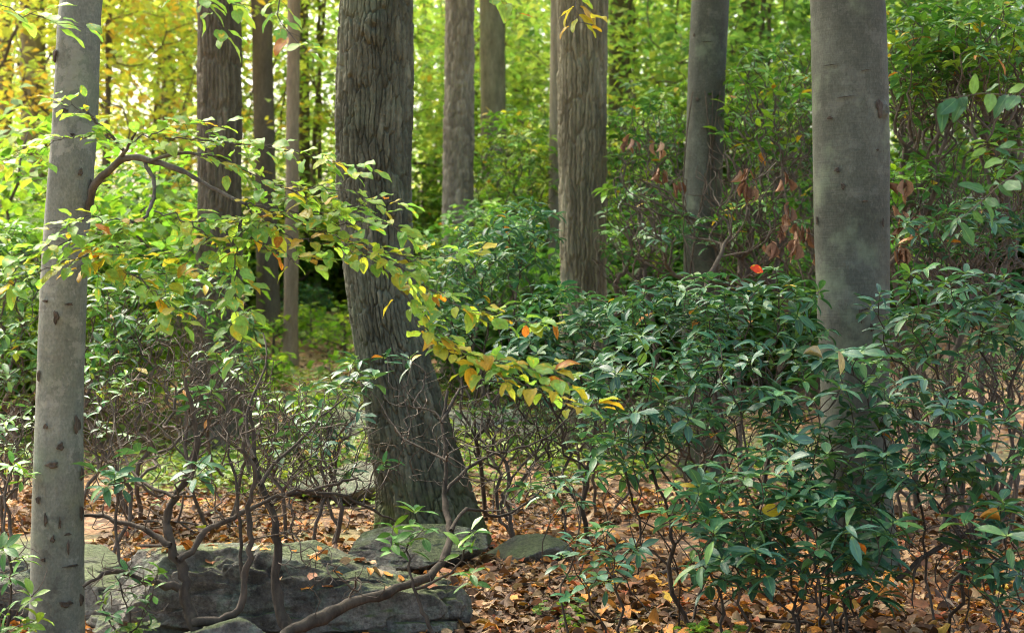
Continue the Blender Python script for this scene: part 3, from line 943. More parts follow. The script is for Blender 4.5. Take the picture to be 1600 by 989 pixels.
for i, (px, d, var, sc) in enumerate([
        (-60, 20, 2, 1.), (60, 27, 2, 1.05), (170, 22, 2, .95), (250, 30, 1, 1.), (120, 36, 2, 1.1), (330, 26, 2, 1.), (420, 34, 1, 1.), (500, 27, 1, 1.), (20, 40, 1, 1.2), (-120, 32, 1, 1.2), 
        (560, 36, 1, 1.), (640, 27, 1, 1.), (690, 34, 1, 1.05), (745, 30, 3, 1.), (790, 42, 1, 1.), (840, 30, 3, .9), (930, 36, 1, 1.),
        (990, 25, 3, 1.), (1050, 32, 0, 1.), (1010, 46, 1, 1.1), (1120, 28, 3, 1.), (1200, 23, 0, 1.), (1180, 38, 1, 1.2), (1250, 30, 3, 1.), (1330, 38, 0, 1.1), (1420, 22, 0, 1.), (1500, 27, 3, 1.), (1570, 21, 0, 1.), (1640, 30, 1, 1.1), (1480, 40, 0, 1.2), (1700, 24, 0, 1.)]):
    understorey(px, d, var, i * 1.37, sc)

# brush thickets in the middle distance
for i, (pal, h, rx) in enumerate([(LB_, 2.0, 1.3), (LY_, 2.4, 1.5), (LB_, 1.4, 1.2), (LY_, 1.7, 1.6)]):
    crown_mesh(('brush', i), pal, 120 + i, .15, h, rx, 100, 40, .12, .22, .5)
BW = ['tall green', 'tall lime-green', 'low green', 'low lime-green']


def brush(px, d, var, rot, sc):
    x = at(px, 450, d)[0]
    t = thing('brush_shrub', BW[var] + (' leafy bush in the thicket beyond ' if d < 20 else ' leafy bush deep in the woods beyond ') + near(px), 'shrub', (x, d, float(gz(x, d)) - .05), BW[var] + ' bushes in the far thicket')
    for nm, me in (('foliage', CROWN_MESH[('brush', var)][0]), ('branch_framework', CROWN_MESH[('brush', var)][1])):
        o = link(nm, me, t)
        if nm == 'foliage':
            o['kind'] = 'stuff'
    t.rotation_euler = (0, 0, rot); t.scale = (sc, sc, sc)


for i in range(64):
    d = [14, 16, 18.5, 21, 24, 28, 33, 38][i % 8] + rng.uniform(-1, 1)
    px = (i * 0.381966 % 1) * 1800 - 100
    if abs(px - 490) < 100 + 1.6 * FPX / d and px < 760 and d < 27:
        d += 15
    brush(px, d, int(rng.choice(4, p=[.3, .25, .2, .25] if px < 940 else [.5, .06, .38, .06])), rng.random() * 6.28, rng.uniform(.85, 1.25))

for px, d, var in ((385, 29, 1), (430, 33, 3), (470, 30, 3), (515, 32, 1), (560, 29, 3), (445, 38, 1), (660, 27, 1), (500, 40, 0)):
    brush(px, d, var, rng.random() * 6.28, 1.15)

# the woods beyond, one mass
nw = 60000
aw = rng.uniform(-.62, .62, nw); dw = rng.uniform(52, 85, nw)
xw = np.tan(aw) * dw; zw = gz(xw, dw) + rng.random(nw) ** 1.15 * 24 + .3
keep = fbm(xw * .25, zw * .33, dw * .08, 3, 77) > -.04 + .020 * zw
pw_ = np.stack([xw, dw, zw], 1)[keep]; n_ = len(pw_)
thw = rng.random(n_) * 6.28
cw_ = np.array(YG + GREEN + YEL[:2])[rng.integers(0, 10, n_)] * rng.uniform(.8, 1.2, (n_, 1))
fw = link('far_woods', merge_leaves(KITE, pw_, np.stack([np.cos(thw), np.sin(thw), rng.normal(-.2, .4, n_)], 1), np.stack([rng.normal(0, .6, n_), rng.normal(0, .6, n_), np.ones(n_)], 1), rng.uniform(.3, .55, n_), np.ones(n_) * 1.1, cw_, 'far_woods', M['crown']))
fw['kind'] = 'stuff'; fw['category'] = 'woods'; fw['label'] = 'distant mass of yellow-green woodland foliage closing the view'

# ------------------------------------------------------------------ laurels
LG = np.array([(.036, .125, .058), (.046, .150, .064), (.030, .105, .056), (.064, .175, .060), (.048, .135, .080)])
LB = np.array([(.09, .24, .035), (.065, .18, .035), (.13, .30, .035), (.05, .15, .035), (.19, .33, .035)])
LM = np.array([(.06, .17, .04), (.045, .14, .04), (.085, .21, .04), (.035, .11, .04), (.12, .24, .04)])
LY = np.array([(.16, .33, .035), (.24, .38, .04), (.11, .26, .035), (.32, .42, .05), (.08, .20, .035)])


def whorls(tips, dirs, n_lo, n_hi, L, pal, spread=(50, 100), up=.75, spare=0.0, yellow=.006):
    pos, X, N, Ls, W, C = [], [], [], [], [], []
    for t, d in zip(tips, dirs):
        a = norm(d * (1 - up) + UP * up + rng.normal(0, .2, 3))
        r1 = norm(np.cross(a, rng.normal(0, 1, 3))); r2 = np.cross(a, r1)
        n = int(rng.integers(n_lo, n_hi + 1))
        off = rng.random() * 6.28
        base = pal[rng.integers(0, len(pal))] * rng.uniform(.8, 1.2)
        ls = L * rng.uniform(.8, 1.15)
        for i in range(n):
            f = off + i * 2.399 + rng.normal(0, .2)
            el = math.radians(rng.uniform(*spread)) if i < n * .7 else math.radians(rng.uniform(spread[1] - 10, spread[1] + 25))
            rad = r1 * math.cos(f) + r2 * math.sin(f)
            x = a * math.cos(el) + rad * math.sin(el)
            nn = norm(a * math.sin(el) - rad * math.cos(el) + rng.normal(0, .18, 3))
            pos.append(t - a * rng.uniform(0, .035) * (i / n) * 2 + rad * .004); X.append(x); N.append(nn)
            Ls.append(ls * rng.uniform(.7, 1.15)); W.append(rng.uniform(.85, 1.2))
            c = base * rng.uniform(.75, 1.3)
            if rng.random() < .10:
                c = c * np.array([2.2, 1.55, .9])
            if rng.random() < yellow:
                c = np.array((.55, .38, .03)) if rng.random() < .6 else np.array((.5, .2, .03))
            C.append(c)
    return [np.array(v) for v in (pos, X, N, Ls, W, C)]


def blob_points(blobs, n, shell=.5):
    """points in the outer part of ellipsoids given as (px, py, d, rx_px, ry_px, rdepth)"""
    vol = np.array([b[3] * b[4] for b in blobs], float); vol /= vol.sum()
    m = n * 3
    which = rng.choice(len(blobs), m, p=vol)
    u = norm(rng.normal(0, 1, (m, 3))); r = (shell + (1 - shell) * rng.random(m))
    out = []
    for k in range(m):
        px, py, d, rx, ry, rd = blobs[which[k]]
        q = u[k] * r[k]
        out.append(at(px + q[0] * rx, py - q[2] * ry, d + q[1] * rd))
    C = np.array(out)
    keep = np.zeros((n, 3)); best = np.full(m, 1e9); i = 0
    for k in range(n):                                   # spread the points: take the candidate farthest from the rest
        keep[k] = C[i]
        best = np.minimum(best, np.linalg.norm(C - C[i], axis=1)); best[i] = -1
        i = int(np.argmax(best * rng.uniform(.35, 1, m)))
    return keep


def laurel(label, base_px, base_d, blobs, n_tips, L=.105, pal=LG, n_ind=300, n_bare=0, nl=(5, 9), stems=3, group=None, low=False, bare_blobs=None, r_tip=.0022, name='laurel_shrub', min_z=.12, up=.86, spread=(62, 102), kind='laurel', mats=('laurel_o', 'laurel_m'), stem_mat='stem', spread_base=.25, yellow=.006, r_max=.022, dens=None):
    bx = at(base_px, 500, base_d)[0]
    base = np.array([bx, base_d, float(gz(bx, base_d)) - .03])
    t = thing(name, label, 'shrub', base, group)
    n_tips = int(n_tips * (dens or (1.35 if base_d < 7.2 else (1.4 if base_px > 980 else 1.7)))); n_bare = int(n_bare * (1.25 if base_d < 8 else (1.9 if base_px < 980 else 2.4)))
    tips = blob_points(blobs, n_tips)
    g = gz(tips[:, 0], tips[:, 1])
    tips[:, 2] = np.maximum(tips[:, 2], g + min_z + rng.random(n_tips) * .1)
    allt = tips
    if n_bare:
        bare = blob_points(bare_blobs or blobs, n_bare, .1)
        bare[:, 2] = np.maximum(bare[:, 2], gz(bare[:, 0], bare[:, 1]) + .08)
        allt = np.concatenate([tips, bare])
    cen = tips.mean(0); hgt = max(.25, cen[2] - base[2])
    st = []
    for s in range(stems):
        a = s * 6.28 / stems + rng.random()
        b0 = base + np.array([math.cos(a), math.sin(a), 0]) * spread_base * .4 * rng.random()
        e = base + (cen - base) * .75 + np.array([math.cos(a), math.sin(a), 0]) * spread_base * rng.uniform(.6, 1.6) * hgt
        e[2] = base[2] + hgt * rng.uniform(.5, .8)
        m = (b0 + e) / 2 + rng.normal(0, .12 * hgt, 3)
        st.append(wiggle([b0, m, e], .012, 9))
    meshes, dirs, _ = grow(st, allt, r_tip=r_tip, r_max=r_max)
    for s, (V, F) in meshes.items():
        link('stem', new_mesh('stem', V - base, F, M[stem_mat]), t)
    if n_tips:
        lv = whorls(tips, dirs[:n_tips], nl[0], nl[1], L, pal, up=up, spread=spread, yellow=yellow)
        p = lv[0]
        dist = np.linalg.norm(p - np.array([0, 0, EYE]), axis=1)
        o = np.argsort(dist)
        i1, i2 = o[:n_ind], o[n_ind:]
        if len(i1):
            leaf_objects(kind, M[mats[0]], t, base, *[v[i1] for v in lv])
        if len(i2):
            tm = LOWL if low else LAUREL[1]
            a = [v[i2] for v in lv]
            a[0] = a[0] - base
            fo = link('foliage', merge_leaves(tm, *a, 'foliage', M[mats[1]]), t)
            fo['kind'] = 'stuff'
    return t


# front laurels before the thick dark beech
FG = 'laurels before the thick dark beech'
laurel('dark glossy laurel whose top whorls reach the cracks of the thick dark beech', 1190, 6.8, [(1170, 490, 6.7, 135, 75, .4), (1050, 480, 7.0, 110, 60, .45)], 84, .098, LG, 300, 30, bare_blobs=[(1160, 620, 6.8, 110, 130, .4)], group=FG, stems=4, yellow=.012)
laurel('bluish dark laurel spilling over the orange leaf litter beside the thick dark beech', 1060, 6.3, [(1000, 620, 6.2, 110, 100, .4), (1120, 600, 6.3, 115, 85, .4), (970, 690, 6.2, 80, 60, .3)], 80, .098, LG, 300, 30, bare_blobs=[(1040, 760, 6.3, 110, 120, .4)], group=FG, stems=4)
laurel('laurel with broad whorls hiding the lower trunk of the thick dark beech', 1300, 6.2, [(1290, 620, 6.2, 120, 85, .35), (1320, 730, 6.1, 100, 80, .35)], 52, .102, LG, 300, 36, bare_blobs=[(1300, 740, 6.4, 120, 130, .4)], group=FG, stems=4)
laurel('laurel bearing a yellow spotted leaf and low whorls above the leaf litter', 1170, 5.75, [(1140, 790, 5.7, 110, 85, .35), (1220, 740, 5.7, 90, 65, .3), (1120, 880, 5.7, 70, 40, .25)], 46, .11, LG, 300, 26, bare_blobs=[(1160, 870, 5.8, 110, 70, .3)], group=FG, stems=3)
laurel('low laurel with bright leaf stalks at the foot of the thick dark beech', 1280, 5.8, [(1300, 830, 5.7, 110, 65, .35), (1200, 880, 5.6, 90, 50, .25), (1350, 900, 5.8, 70, 35, .25)], 40, .108, LG, 300, 30, bare_blobs=[(1270, 880, 5.9, 110, 50, .3)], group=FG, stems=3)
laurel('laurel fanning from behind the thick dark beech on its uphill flank', 1460, 6.6, [(1470, 475, 6.5, 120, 65, .4), (1425, 530, 6.5, 65, 45, .3), (1560, 490, 6.6, 80, 65, .35)], 62, .098, LG, 300, 20, bare_blobs=[(1470, 620, 6.6, 110, 100, .3)], group=FG, stems=3)
laurel('open laurel with flat star-shaped whorls over the brown litter past the thick dark beech', 1480, 6.1, [(1450, 640, 6.0, 90, 60, .3), (1530, 690, 6.0, 90, 75, .35), (1440, 730, 5.9, 85, 60, .3)], 46, .106, LG, 300, 20, bare_blobs=[(1480, 780, 6.0, 110, 100, .3)], group=FG, stems=3)
laurel('small laurel with drooping low leaves above a fallen stem', 1570, 5.7, [(1560, 830, 5.6, 60, 60, .25), (1560, 910, 5.6, 60, 35, .2)], 15, .11, LG, 300, 12, bare_blobs=[(1540, 880, 5.7, 80, 60, .3)], group=FG, stems=3)
laurel('small dark laurel sprigs over the open patch of orange litter', 950, 5.9, [(940, 860, 5.8, 70, 60, .25), (900, 920, 5.8, 50, 30, .2), (880, 760, 6.2, 60, 30, .2)], 15, .085, LG, 300, 24, bare_blobs=[(940, 840, 5.9, 90, 90, .3)], group=FG, stems=3)
laurel('dense laurel filling the gap before the stout ridged oak', 900, 8.4, [(880, 480, 8.3, 85, 40, .4), (850, 560, 8.2, 90, 60, .4), (950, 520, 8.0, 60, 60, .4)], 78, .1, LG, 200, 50, bare_blobs=[(880, 640, 8.4, 110, 90, .4)], group=FG, stems=4)
laurel('laurel in the gap between the leaning oak and the stout ridged oak', 760, 9.4, [(760, 400, 9.4, 90, 55, .5), (720, 480, 9.2, 60, 60, .4), (820, 350, 9.6, 60, 40, .4)], 72, .1, LG, 150, 50, bare_blobs=[(760, 560, 9.4, 110, 110, .4)], group=FG, stems=4)

# laurel thicket on the slope behind
SG = 'laurel thicket on the slope'
for k, (lab, bpx, bd, bl, nt, pal, nb) in enumerate([
        ('tangled brown-twigged laurel between the stout ridged oak and slender beech', 1010, 11.5, [(1000, 340, 11.5, 70, 80, .6), (1010, 200, 12, 60, 90, .6)], 60, LM, 190),
        ('tall laurel with crooked bare stems between slender beech and thick beech', 1190, 11.0, [(1190, 170, 11, 80, 110, .6), (1180, 330, 10.6, 60, 50, .5)], 70, LB, 230),
        ('tall bright green laurel rising past the thick dark beech', 1450, 9.6, [(1450, 90, 9.6, 70, 100, .6), (1430, 280, 9.4, 40, 40, .4)], 95, LB, 190),
        ('bright green tall laurel on the uphill edge of the slope', 1560, 9.2, [(1550, 70, 9.2, 80, 90, .6), (1570, 240, 9.0, 40, 50, .4)], 95, LB, 190),
        ('twiggy laurel with sparse leaves beside the hanging oval-leaved sprig', 1500, 8.6, [(1500, 360, 8.6, 110, 50, .5)], 30, LG, 190),
        ('high laurel crown filling the space over the thicket past the thick beech', 1480, 13, [(1470, 60, 13, 140, 100, .8), (1500, 260, 12.5, 120, 90, .6)], 150, LM, 190),
        ('light green laurel below the far dark trunks', 800, 17, [(800, 260, 17, 75, 100, 1.)], 120, LY, 80),
        ('light green laurel behind the stout ridged oak', 900, 18, [(890, 240, 18, 90, 110, 1.), (980, 220, 17.5, 50, 110, .8)], 140, LY, 60),
        ('laurel clump with pale leaves at the foot of the slim reddish-grey trunk', 760, 14, [(760, 370, 14, 80, 60, .8), (680, 400, 14, 40, 50, .6)], 90, LB, 90),
        ('laurel thicket beyond the slender beech', 1090, 15, [(1060, 220, 15, 60, 120, .8), (1150, 240, 15, 70, 130, .8)], 110, LB, 220),
        ('laurel thicket in the gap behind the thick dark beech', 1260, 14, [(1250, 170, 14, 60, 130, .8), (1280, 330, 13.5, 60, 60, .6)], 110, LM, 220)]):
    laurel(lab, bpx, bd, bl, nt, .115, pal, 60 if bd < 12 else 0, nb, nl=(5, 8), group=SG, low=True, bare_blobs=[(b[0], b[1] + 60, b[2], b[3] * 1.1, b[4] * 1.0, b[5]) for b in bl], stem_mat='twig', r_tip=.0036, yellow=.02)
laurel('brown leafless tangle of twigs at the foot of the slender vine-wrapped beech', 1150, 10.2, [(1060, 360, 10.2, 60, 30, .3)], 10, .1, LG, 60, 230, bare_blobs=[(1160, 330, 10.2, 110, 110, .6), (1010, 330, 10.4, 70, 90, .5)], group=SG, stem_mat='twig', r_tip=.0034)
laurel('leafless brown twig tangle behind the oval-leaved sprig', 1500, 9.8, [(1480, 330, 9.8, 90, 30, .4)], 10, .1, LG, 60, 230, bare_blobs=[(1500, 340, 9.8, 120, 130, .6)], group=SG, stem_mat='twig', r_tip=.0034)

# laurels on the far side of the pale beech
WG = 'laurels beyond the pale beech bough'
for k, (lab, bpx, bd, bl, nt, pal, nb, ni) in enumerate([
        ('green laurel just behind the pale leaning beech below its bough', 210, 9.2, [(210, 470, 9.2, 80, 70, .5), (180, 560, 9.0, 60, 50, .4)], 46, LM, 190, 120),
        ('laurel at the foot of the dark furrowed trunk', 400, 10.5, [(330, 450, 10.5, 60, 50, .5), (370, 540, 10.2, 45, 60, .4)], 32, LM, 150, 100),
        ('laurel with glossy leaves close before the leaning oak trunk', 520, 8.3, [(540, 590, 8.2, 45, 40, .3), (480, 680, 8.2, 60, 40, .3)], 13, LG, 80, 200),
        ('dim laurel beyond the outer edge of the pale leaning beech', 20, 10, [(10, 420, 10, 60, 90, .6), (20, 560, 9.5, 50, 80, .5)], 60, LM, 190, 100),
        ('low bright laurel in the woods between the pale beech and dark trunk', 240, 15, [(230, 300, 15, 90, 60, .9), (200, 420, 14, 80, 60, .8)], 120, LB, 90, 0),
        ('far laurel mass behind the pale leaning beech', 60, 16, [(30, 330, 16, 90, 80, 1.), (-60, 380, 15, 60, 90, .8)], 120, LB, 90, 0),
        ('dark bluish bush in the hollow near the pale snag', 480, 24, [(475, 470, 24, 45, 30, .8)], 70, LG, 20, 0),
        ('bright green brush behind the pale snag', 500, 26, [(500, 360, 30, 80, 60, 1.4), (410, 370, 30, 60, 50, 1.)], 110, LY, 30, 0),
        ('bright green brush beyond the leafy bough tip', 660, 24, [(660, 370, 24, 50, 80, 1.2)], 70, LY, 30, 0)]):
    laurel(lab, bpx, bd, bl, nt, .11, pal, ni, nb, nl=(5, 8), group=WG, low=bd > 9.5, bare_blobs=[(b[0], b[1] + 50, b[2], b[3] * 1.3, b[4] * 1.1, b[5]) for b in bl], stem_mat='twig', r_tip=.0026, yellow=.02)

for lab, bpx, bd, bl, nt, nb in [
        ('twiggy laurel with few leaves behind the boulder beside the pale beech', 160, 7.7, [(170, 640, 7.7, 70, 60, .4)], 9, 210),
        ('mesh of thin twigs before the base of the dark furrowed trunk', 330, 8.6, [(320, 600, 8.6, 80, 70, .4)], 9, 260),
        ('fine twig tangle with glossy leaf tips between boulder and leaning oak', 460, 8.2, [(450, 650, 8.2, 80, 60, .4)], 10, 200),
        ('low twig mesh with small leaves on the litter past the leaning oak', 810, 8.6, [(800, 640, 8.6, 90, 60, .4)], 24, 220),
        ('thin twigs and small leaves beyond the pointed boulder', 930, 9.6, [(930, 640, 9.6, 90, 60, .5)], 30, 220),
        ('sparse brown twigs at the outer foot of the pale beech', 20, 8.0, [(20, 680, 8.0, 60, 60, .4)], 14, 170),
        ('brown twig tangle on the bank behind the open laurel', 1560, 8.3, [(1560, 570, 8.3, 80, 50, .4)], 26, 260),
        ('brown twig mesh behind the lower trunk of the thick dark beech', 1440, 8.8, [(1430, 600, 8.8, 80, 70, .4)], 22, 240),
        ('twig mesh with scattered leaves below the slender vine-wrapped beech', 1090, 9.4, [(1080, 620, 9.4, 100, 70, .5)], 26, 240)]:
    laurel(lab, bpx, bd, bl, nt, .075, LM, 150, nb, nl=(4, 7), group='twiggy laurel undergrowth', bare_blobs=[(b[0], b[1] + 15, b[2], b[3] * 1.35, b[4] * 1.25, b[5]) for b in bl], stem_mat='twig', r_tip=.0023, r_max=.012)

# ------------------------------------------------------------------ the bare crooked laurel before the boulder (traced stems)
def traced(lines, amp=.004):
    out = []
    for ln, d0, d1 in lines:
        k = len(ln)
        p = np.array([at(x, y, d0 + (d1 - d0) * i / (k - 1)) for i, (x, y) in enumerate(ln)])
        out.append(wiggle(p, amp, max(8, int(k * 2.5))))
    return out


def bare_shrub(label, base_px, base_d, lines, radii, tw_blobs, n_tw, leaf_tips, L=.1, name='laurel_shrub', group=None, pal=LG, twig_r=.0021):
    P0 = lines[0][0][0]
    b = at(P0[0], P0[1], lines[0][1])
    base = np.array([b[0], b[1], float(gz(b[0], b[1])) - .02])
    t = thing(name, label, 'shrub', base, group)
    st = traced(lines, .0045)
    tips = blob_points(tw_blobs, n_tw, .05) if n_tw else np.zeros((0, 3))
    lt = np.array([at(*q) for q in leaf_tips]) if leaf_tips else np.zeros((0, 3))
    at_ = np.concatenate([tips, lt])
    dirs = np.zeros((0, 3))
    twm = {}
    if len(at_):
        twm, dirs, _ = grow(st, at_, seg=.05, wob=.45, bias=.02, r_tip=twig_r, expo=.33, r_max=.007, down=.2)
    for s, q in enumerate(st):
        r0, r1 = radii[s]
        rr = np.linspace(r0, r1, len(q)) * (1 + .12 * rng.normal(0, 1, len(q)))
        q2 = q
        # carry a root stem into the soil
        parts = [tube(q2, rr, 9)]
        V, F = join(parts)
        so = link('stem', new_mesh('stem', V - base, F, M['stem']), t)
        if s in twm:
            link('twig', new_mesh('twig', twm[s][0] - base, twm[s][1], M['twig']), so)
    if len(lt):
        lv = whorls(lt, dirs[len(tips):], 6, 9, L, pal, up=.7)
        leaf_objects('laurel', M['laurel_o'], t, base, *lv)
    return t


CG = 'crooked laurel stems before the large boulder'
bare_shrub('crooked dark stemmed laurel, nearly leafless, forking before the large boulder', 300, 5.75, [
    ([(318, 1010), (310, 986), (295, 957), (284, 922), (295, 905), (278, 881), (266, 846), (257, 823), (263, 796), (272, 776), (290, 750), (310, 700), (300, 640), (290, 590)], 5.75, 6.0),
    ([(281, 919), (246, 909), (216, 905), (193, 890), (155, 899), (129, 916)], 5.76, 5.6),
    ([(278, 875), (295, 867), (310, 840), (325, 823), (365, 808), (395, 793), (430, 776), (444, 766), (480, 766), (520, 758), (560, 745)], 5.78, 6.1),
    ([(266, 852), (249, 840), (228, 824), (193, 817), (164, 808), (129, 805)], 5.8, 5.95),
    ([(301, 972), (336, 973), (371, 964), (383, 934), (380, 905), (392, 864), (392, 831), (386, 802), (389, 782), (400, 740), (380, 690)], 5.76, 5.9),
    ([(380, 905), (374, 850), (373, 800), (372, 770), (360, 720), (352, 660)], 5.85, 6.0),
    ([(193, 890), (182, 850), (180, 800), (190, 750), (175, 700)], 5.7, 5.9),
    ([(272, 776), (230, 760), (200, 730), (180, 680), (170, 620)], 5.85, 6.3),
], [(.027, .007), (.017, .006), (.014, .005), (.014, .006), (.019, .007), (.010, .004), (.008, .004), (.009, .003)],
    [(300, 690, 6.0, 170, 110, .35), (200, 760, 5.9, 90, 100, .25), (420, 770, 6.0, 120, 70, .3), (310, 570, 6.4, 150, 60, .3), (200, 900, 5.7, 70, 60, .2)], 560,
    [(150, 735, 5.6), (180, 740, 5.65), (195, 752, 5.7), (165, 757, 5.65), (305, 745, 5.7), (310, 722, 5.75), (215, 705, 5.8), (350, 560, 6.3), (330, 610, 6.2), (300, 625, 6.2)], .105, group=CG)
bare_shrub('thick grey upright laurel stem with twiggy top standing before the large boulder', 440, 5.9, [
    ([(456, 1015), (450, 980), (438, 957), (430, 928), (436, 875), (430, 817), (424, 788), (406, 758), (397, 717), (400, 690), (392, 640)], 5.9, 6.2),
    ([(424, 788), (440, 770), (480, 768), (530, 772), (590, 800), (620, 815)], 6.0, 6.4),
    ([(406, 758), (430, 720), (470, 690), (500, 650), (540, 620)], 6.05, 6.5),
    ([(397, 717), (380, 680), (390, 620), (420, 570), (410, 520)], 6.1, 6.6),
], [(.025, .008), (.011, .004), (.009, .003), (.009, .003)],
    [(450, 680, 6.3, 130, 100, .35), (560, 720, 6.3, 90, 90, .3), (480, 860, 5.9, 50, 60, .15)], 330,
    [(560, 640, 6.5), (530, 600, 6.6), (600, 720, 6.4), (470, 610, 6.4), (585, 590, 6.6), (545, 735, 6.3), (500, 640, 6.5)], .09, group=CG)
bare_shrub('long bowed laurel stem sweeping across the boulder and up past the oak base', 453, 5.75, [
    ([(440, 1005), (453, 980), (499, 968), (527, 952), (569, 934), (615, 922), (650, 910), (675, 899), (689, 880), (703, 857), (705, 829), (696, 806), (694, 772), (698, 720), (690, 660), (700, 610)], 5.75, 6.9),
    ([(705, 829), (720, 790), (750, 800), (790, 810), (830, 780), (880, 740)], 6.5, 7.2),
    ([(694, 772), (720, 740), (760, 710), (800, 705), (850, 690), (900, 640)], 6.7, 7.4),
    ([(698, 720), (660, 700), (620, 680), (600, 640)], 6.7, 7.0),
    ([(690, 660), (720, 600), (760, 590), (800, 600)], 6.8, 7.4),
], [(.028, .006), (.010, .004), (.010, .003), (.006, .003), (.008, .003)],
    [(740, 690, 6.9, 130, 90, .4), (820, 760, 7.0, 90, 70, .4), (650, 620, 7.0, 70, 70, .3), (540, 910, 5.8, 80, 40, .15)], 330,
    [(600, 555, 7.0), (640, 560, 7.0), (560, 580, 7.0)], .09, group=CG)
bare_shrub('bright laurel sprig with fresh green whorls before the oak base', 680, 5.7, [
    ([(685, 1010), (680, 989), (657, 950), (645, 908), (636, 871), (638, 848)], 5.75, 5.9),
    ([(650, 920), (690, 905), (720, 880), (728, 850), (734, 832)], 5.85, 5.85),
], [(.009, .004), (.006, .003)], [(690, 880, 5.9, 70, 50, .1)], 14,
    [(640, 846, 5.85), (615, 822, 5.9), (664, 824, 5.85), (648, 798, 5.95), (736, 828, 5.8), (724, 854, 5.8), (735, 896, 5.75), (612, 850, 5.85)], .095, pal=LB[:2], group=CG)
bare_shrub('low leafy laurel shoots sprouting before the boulder beside the pale beech', 200, 5.6, [
    ([(200, 1010), (205, 960), (195, 925), (180, 900)], 5.6, 5.6),
    ([(200, 1000), (230, 950), (240, 920)], 5.6, 5.6), ([(195, 1000), (160, 950), (150, 930)], 5.6, 5.6)],
    [(.005, .002)] * 3, [(200, 920, 5.6, 70, 60, .1)], 22,
    [(160, 935, 5.55), (180, 905, 5.6), (215, 930, 5.6), (240, 915, 5.6), (200, 890, 5.65), (230, 955, 5.55), (175, 960, 5.5), (250, 890, 5.7)], .06, pal=LB, group=CG)
bare_shrub('small laurel growing on the outer side of the pale beech foot', 20, 5.6, [
    ([(10, 1020), (15, 960), (20, 900), (10, 850)], 5.6, 5.6), ([(15, 970), (40, 940), (60, 920)], 5.6, 5.5), ([(20, 900), (0, 780), (20, 730)], 5.6, 5.8)],
    [(.008, .003), (.004, .002), (.006, .003)], [(20, 880, 5.6, 60, 90, .15)], 30,
    [(5, 855, 5.55), (35, 870, 5.6), (15, 900, 5.55), (50, 930, 5.5), (10, 950, 5.5), (40, 975, 5.45), (0, 985, 5.45), (20, 725, 5.8), (40, 740, 5.8), (60, 965, 5.45), (-10, 740, 5.8)], .075, pal=LB, group=CG)
bare_shrub('fallen crooked laurel stem lying under the open laurel past the thick dark beech', 1480, 5.9, [
    ([(1400, 905), (1440, 870), (1480, 850), (1520, 825), (1570, 800), (1640, 780)], 5.85, 6.1), ([(1440, 870), (1425, 905), (1428, 950)], 5.85, 5.8), ([(1520, 825), (1540, 870), (1600, 895)], 5.95, 5.7)],
    [(.011, .007), (.007, .003), (.005, .003)], [(1480, 850, 5.9, 110, 70, .2)], 40, [], group=CG)

# ------------------------------------------------------------------ the leafy beech bough
BG_ = np.array([(.19, .40, .075), (.25, .45, .08), (.32, .49, .08), (.42, .48, .06), (.52, .44, .05), (.55, .34, .03), (.55, .20, .025)])


def spray(tree_root, base, lines, spacing_px, L, pw, name='bough', wood='bough', trunk_lines=(), radii=(), n_ind=270):
    """traced wood, then alternate leaves laid in flat layers along the twigs"""
    parts = []
    for (ln, d0, d1), (r0, r1) in zip(trunk_lines, radii):
        q = traced([(ln, d0, d1)], .003)[0]
        parts.append(tube(q, np.linspace(r0, r1, len(q)) * (1 + .1 * rng.normal(0, 1, len(q))), 9))
    pos, X, N, Ls, W, C = [], [], [], [], [], []
    for ln, d0, d1, yl in lines:
        k = len(ln)
        p = np.array([at(x, y, d0 + (d1 - d0) * i / (k - 1)) for i, (x, y) in enumerate(ln)])
        n = max(6, int(sum(math.hypot(ln[i + 1][0] - ln[i][0], ln[i + 1][1] - ln[i][1]) for i in range(k - 1)) / spacing_px))
        q = wiggle(p, .006, n + 1)
        parts.append(tube(q, np.linspace(.0032, .0012, len(q)), 4))
        sgn = 1
        for i in range(1, n + 1):
            for rep in range(2 if rng.random() < .7 else 1):
                tdir = norm(q[i] - q[i - 1])
                side = norm(np.cross(UP, tdir) + np.array([1e-4, 0, 0])) * sgn; sgn = -sgn
                x = norm(tdir * rng.uniform(.25, 1.0) + side * rng.uniform(.5, 1.1) + np.array([rng.normal(0, .25), rng.normal(0, .25), rng.normal(-.10, .16)]))
                tw = rng.uniform(.01, .06)
                pp = q[i] + x * tw + rng.normal(0, .012, 3)
                if tw > .025:
                    parts.append(tube(np.array([q[i], q[i] * .5 + pp * .5 + UP * .003, pp]), np.array([.0012, .001, .0008]), 3))
                pos.append(pp); X.append(x)
                N.append(UP + rng.normal(0, .22, 3) + np.array([0, -.22, 0])); Ls.append(L * rng.uniform(.65, 1.3)); W.append(rng.uniform(.72, 1.0))
                w = np.array(pw) * (1 + yl * np.array([-.6, -.5, -.2, .6, 1.5, 1.5, .8])); w = np.clip(w, 0.005, None); w /= w.sum()
                C.append(BG_[rng.choice(len(BG_), p=w)] * rng.uniform(.8, 1.15))
    V, F = join(parts)
    bo = link(name, new_mesh(name, V - base, F, M[wood]), tree_root)
    a = [np.array(v) for v in (pos, X, N, Ls, W, C)]
    o = np.argsort(np.linalg.norm(a[0] - np.array([0, 0, EYE]), axis=1))
    i1, i2 = o[:n_ind], o[n_ind:]
    leaf_objects('beech', M['beech_o'], bo, base, *[v[i1] for v in a])
    if len(i2):
        b = [v[i2] for v in a]; b[0] = b[0] - base
        fo = link('foliage', merge_leaves(BEECH[0], *b, 'foliage', M['beech_m']), bo)
        fo['kind'] = 'stuff'
    return len(pos)


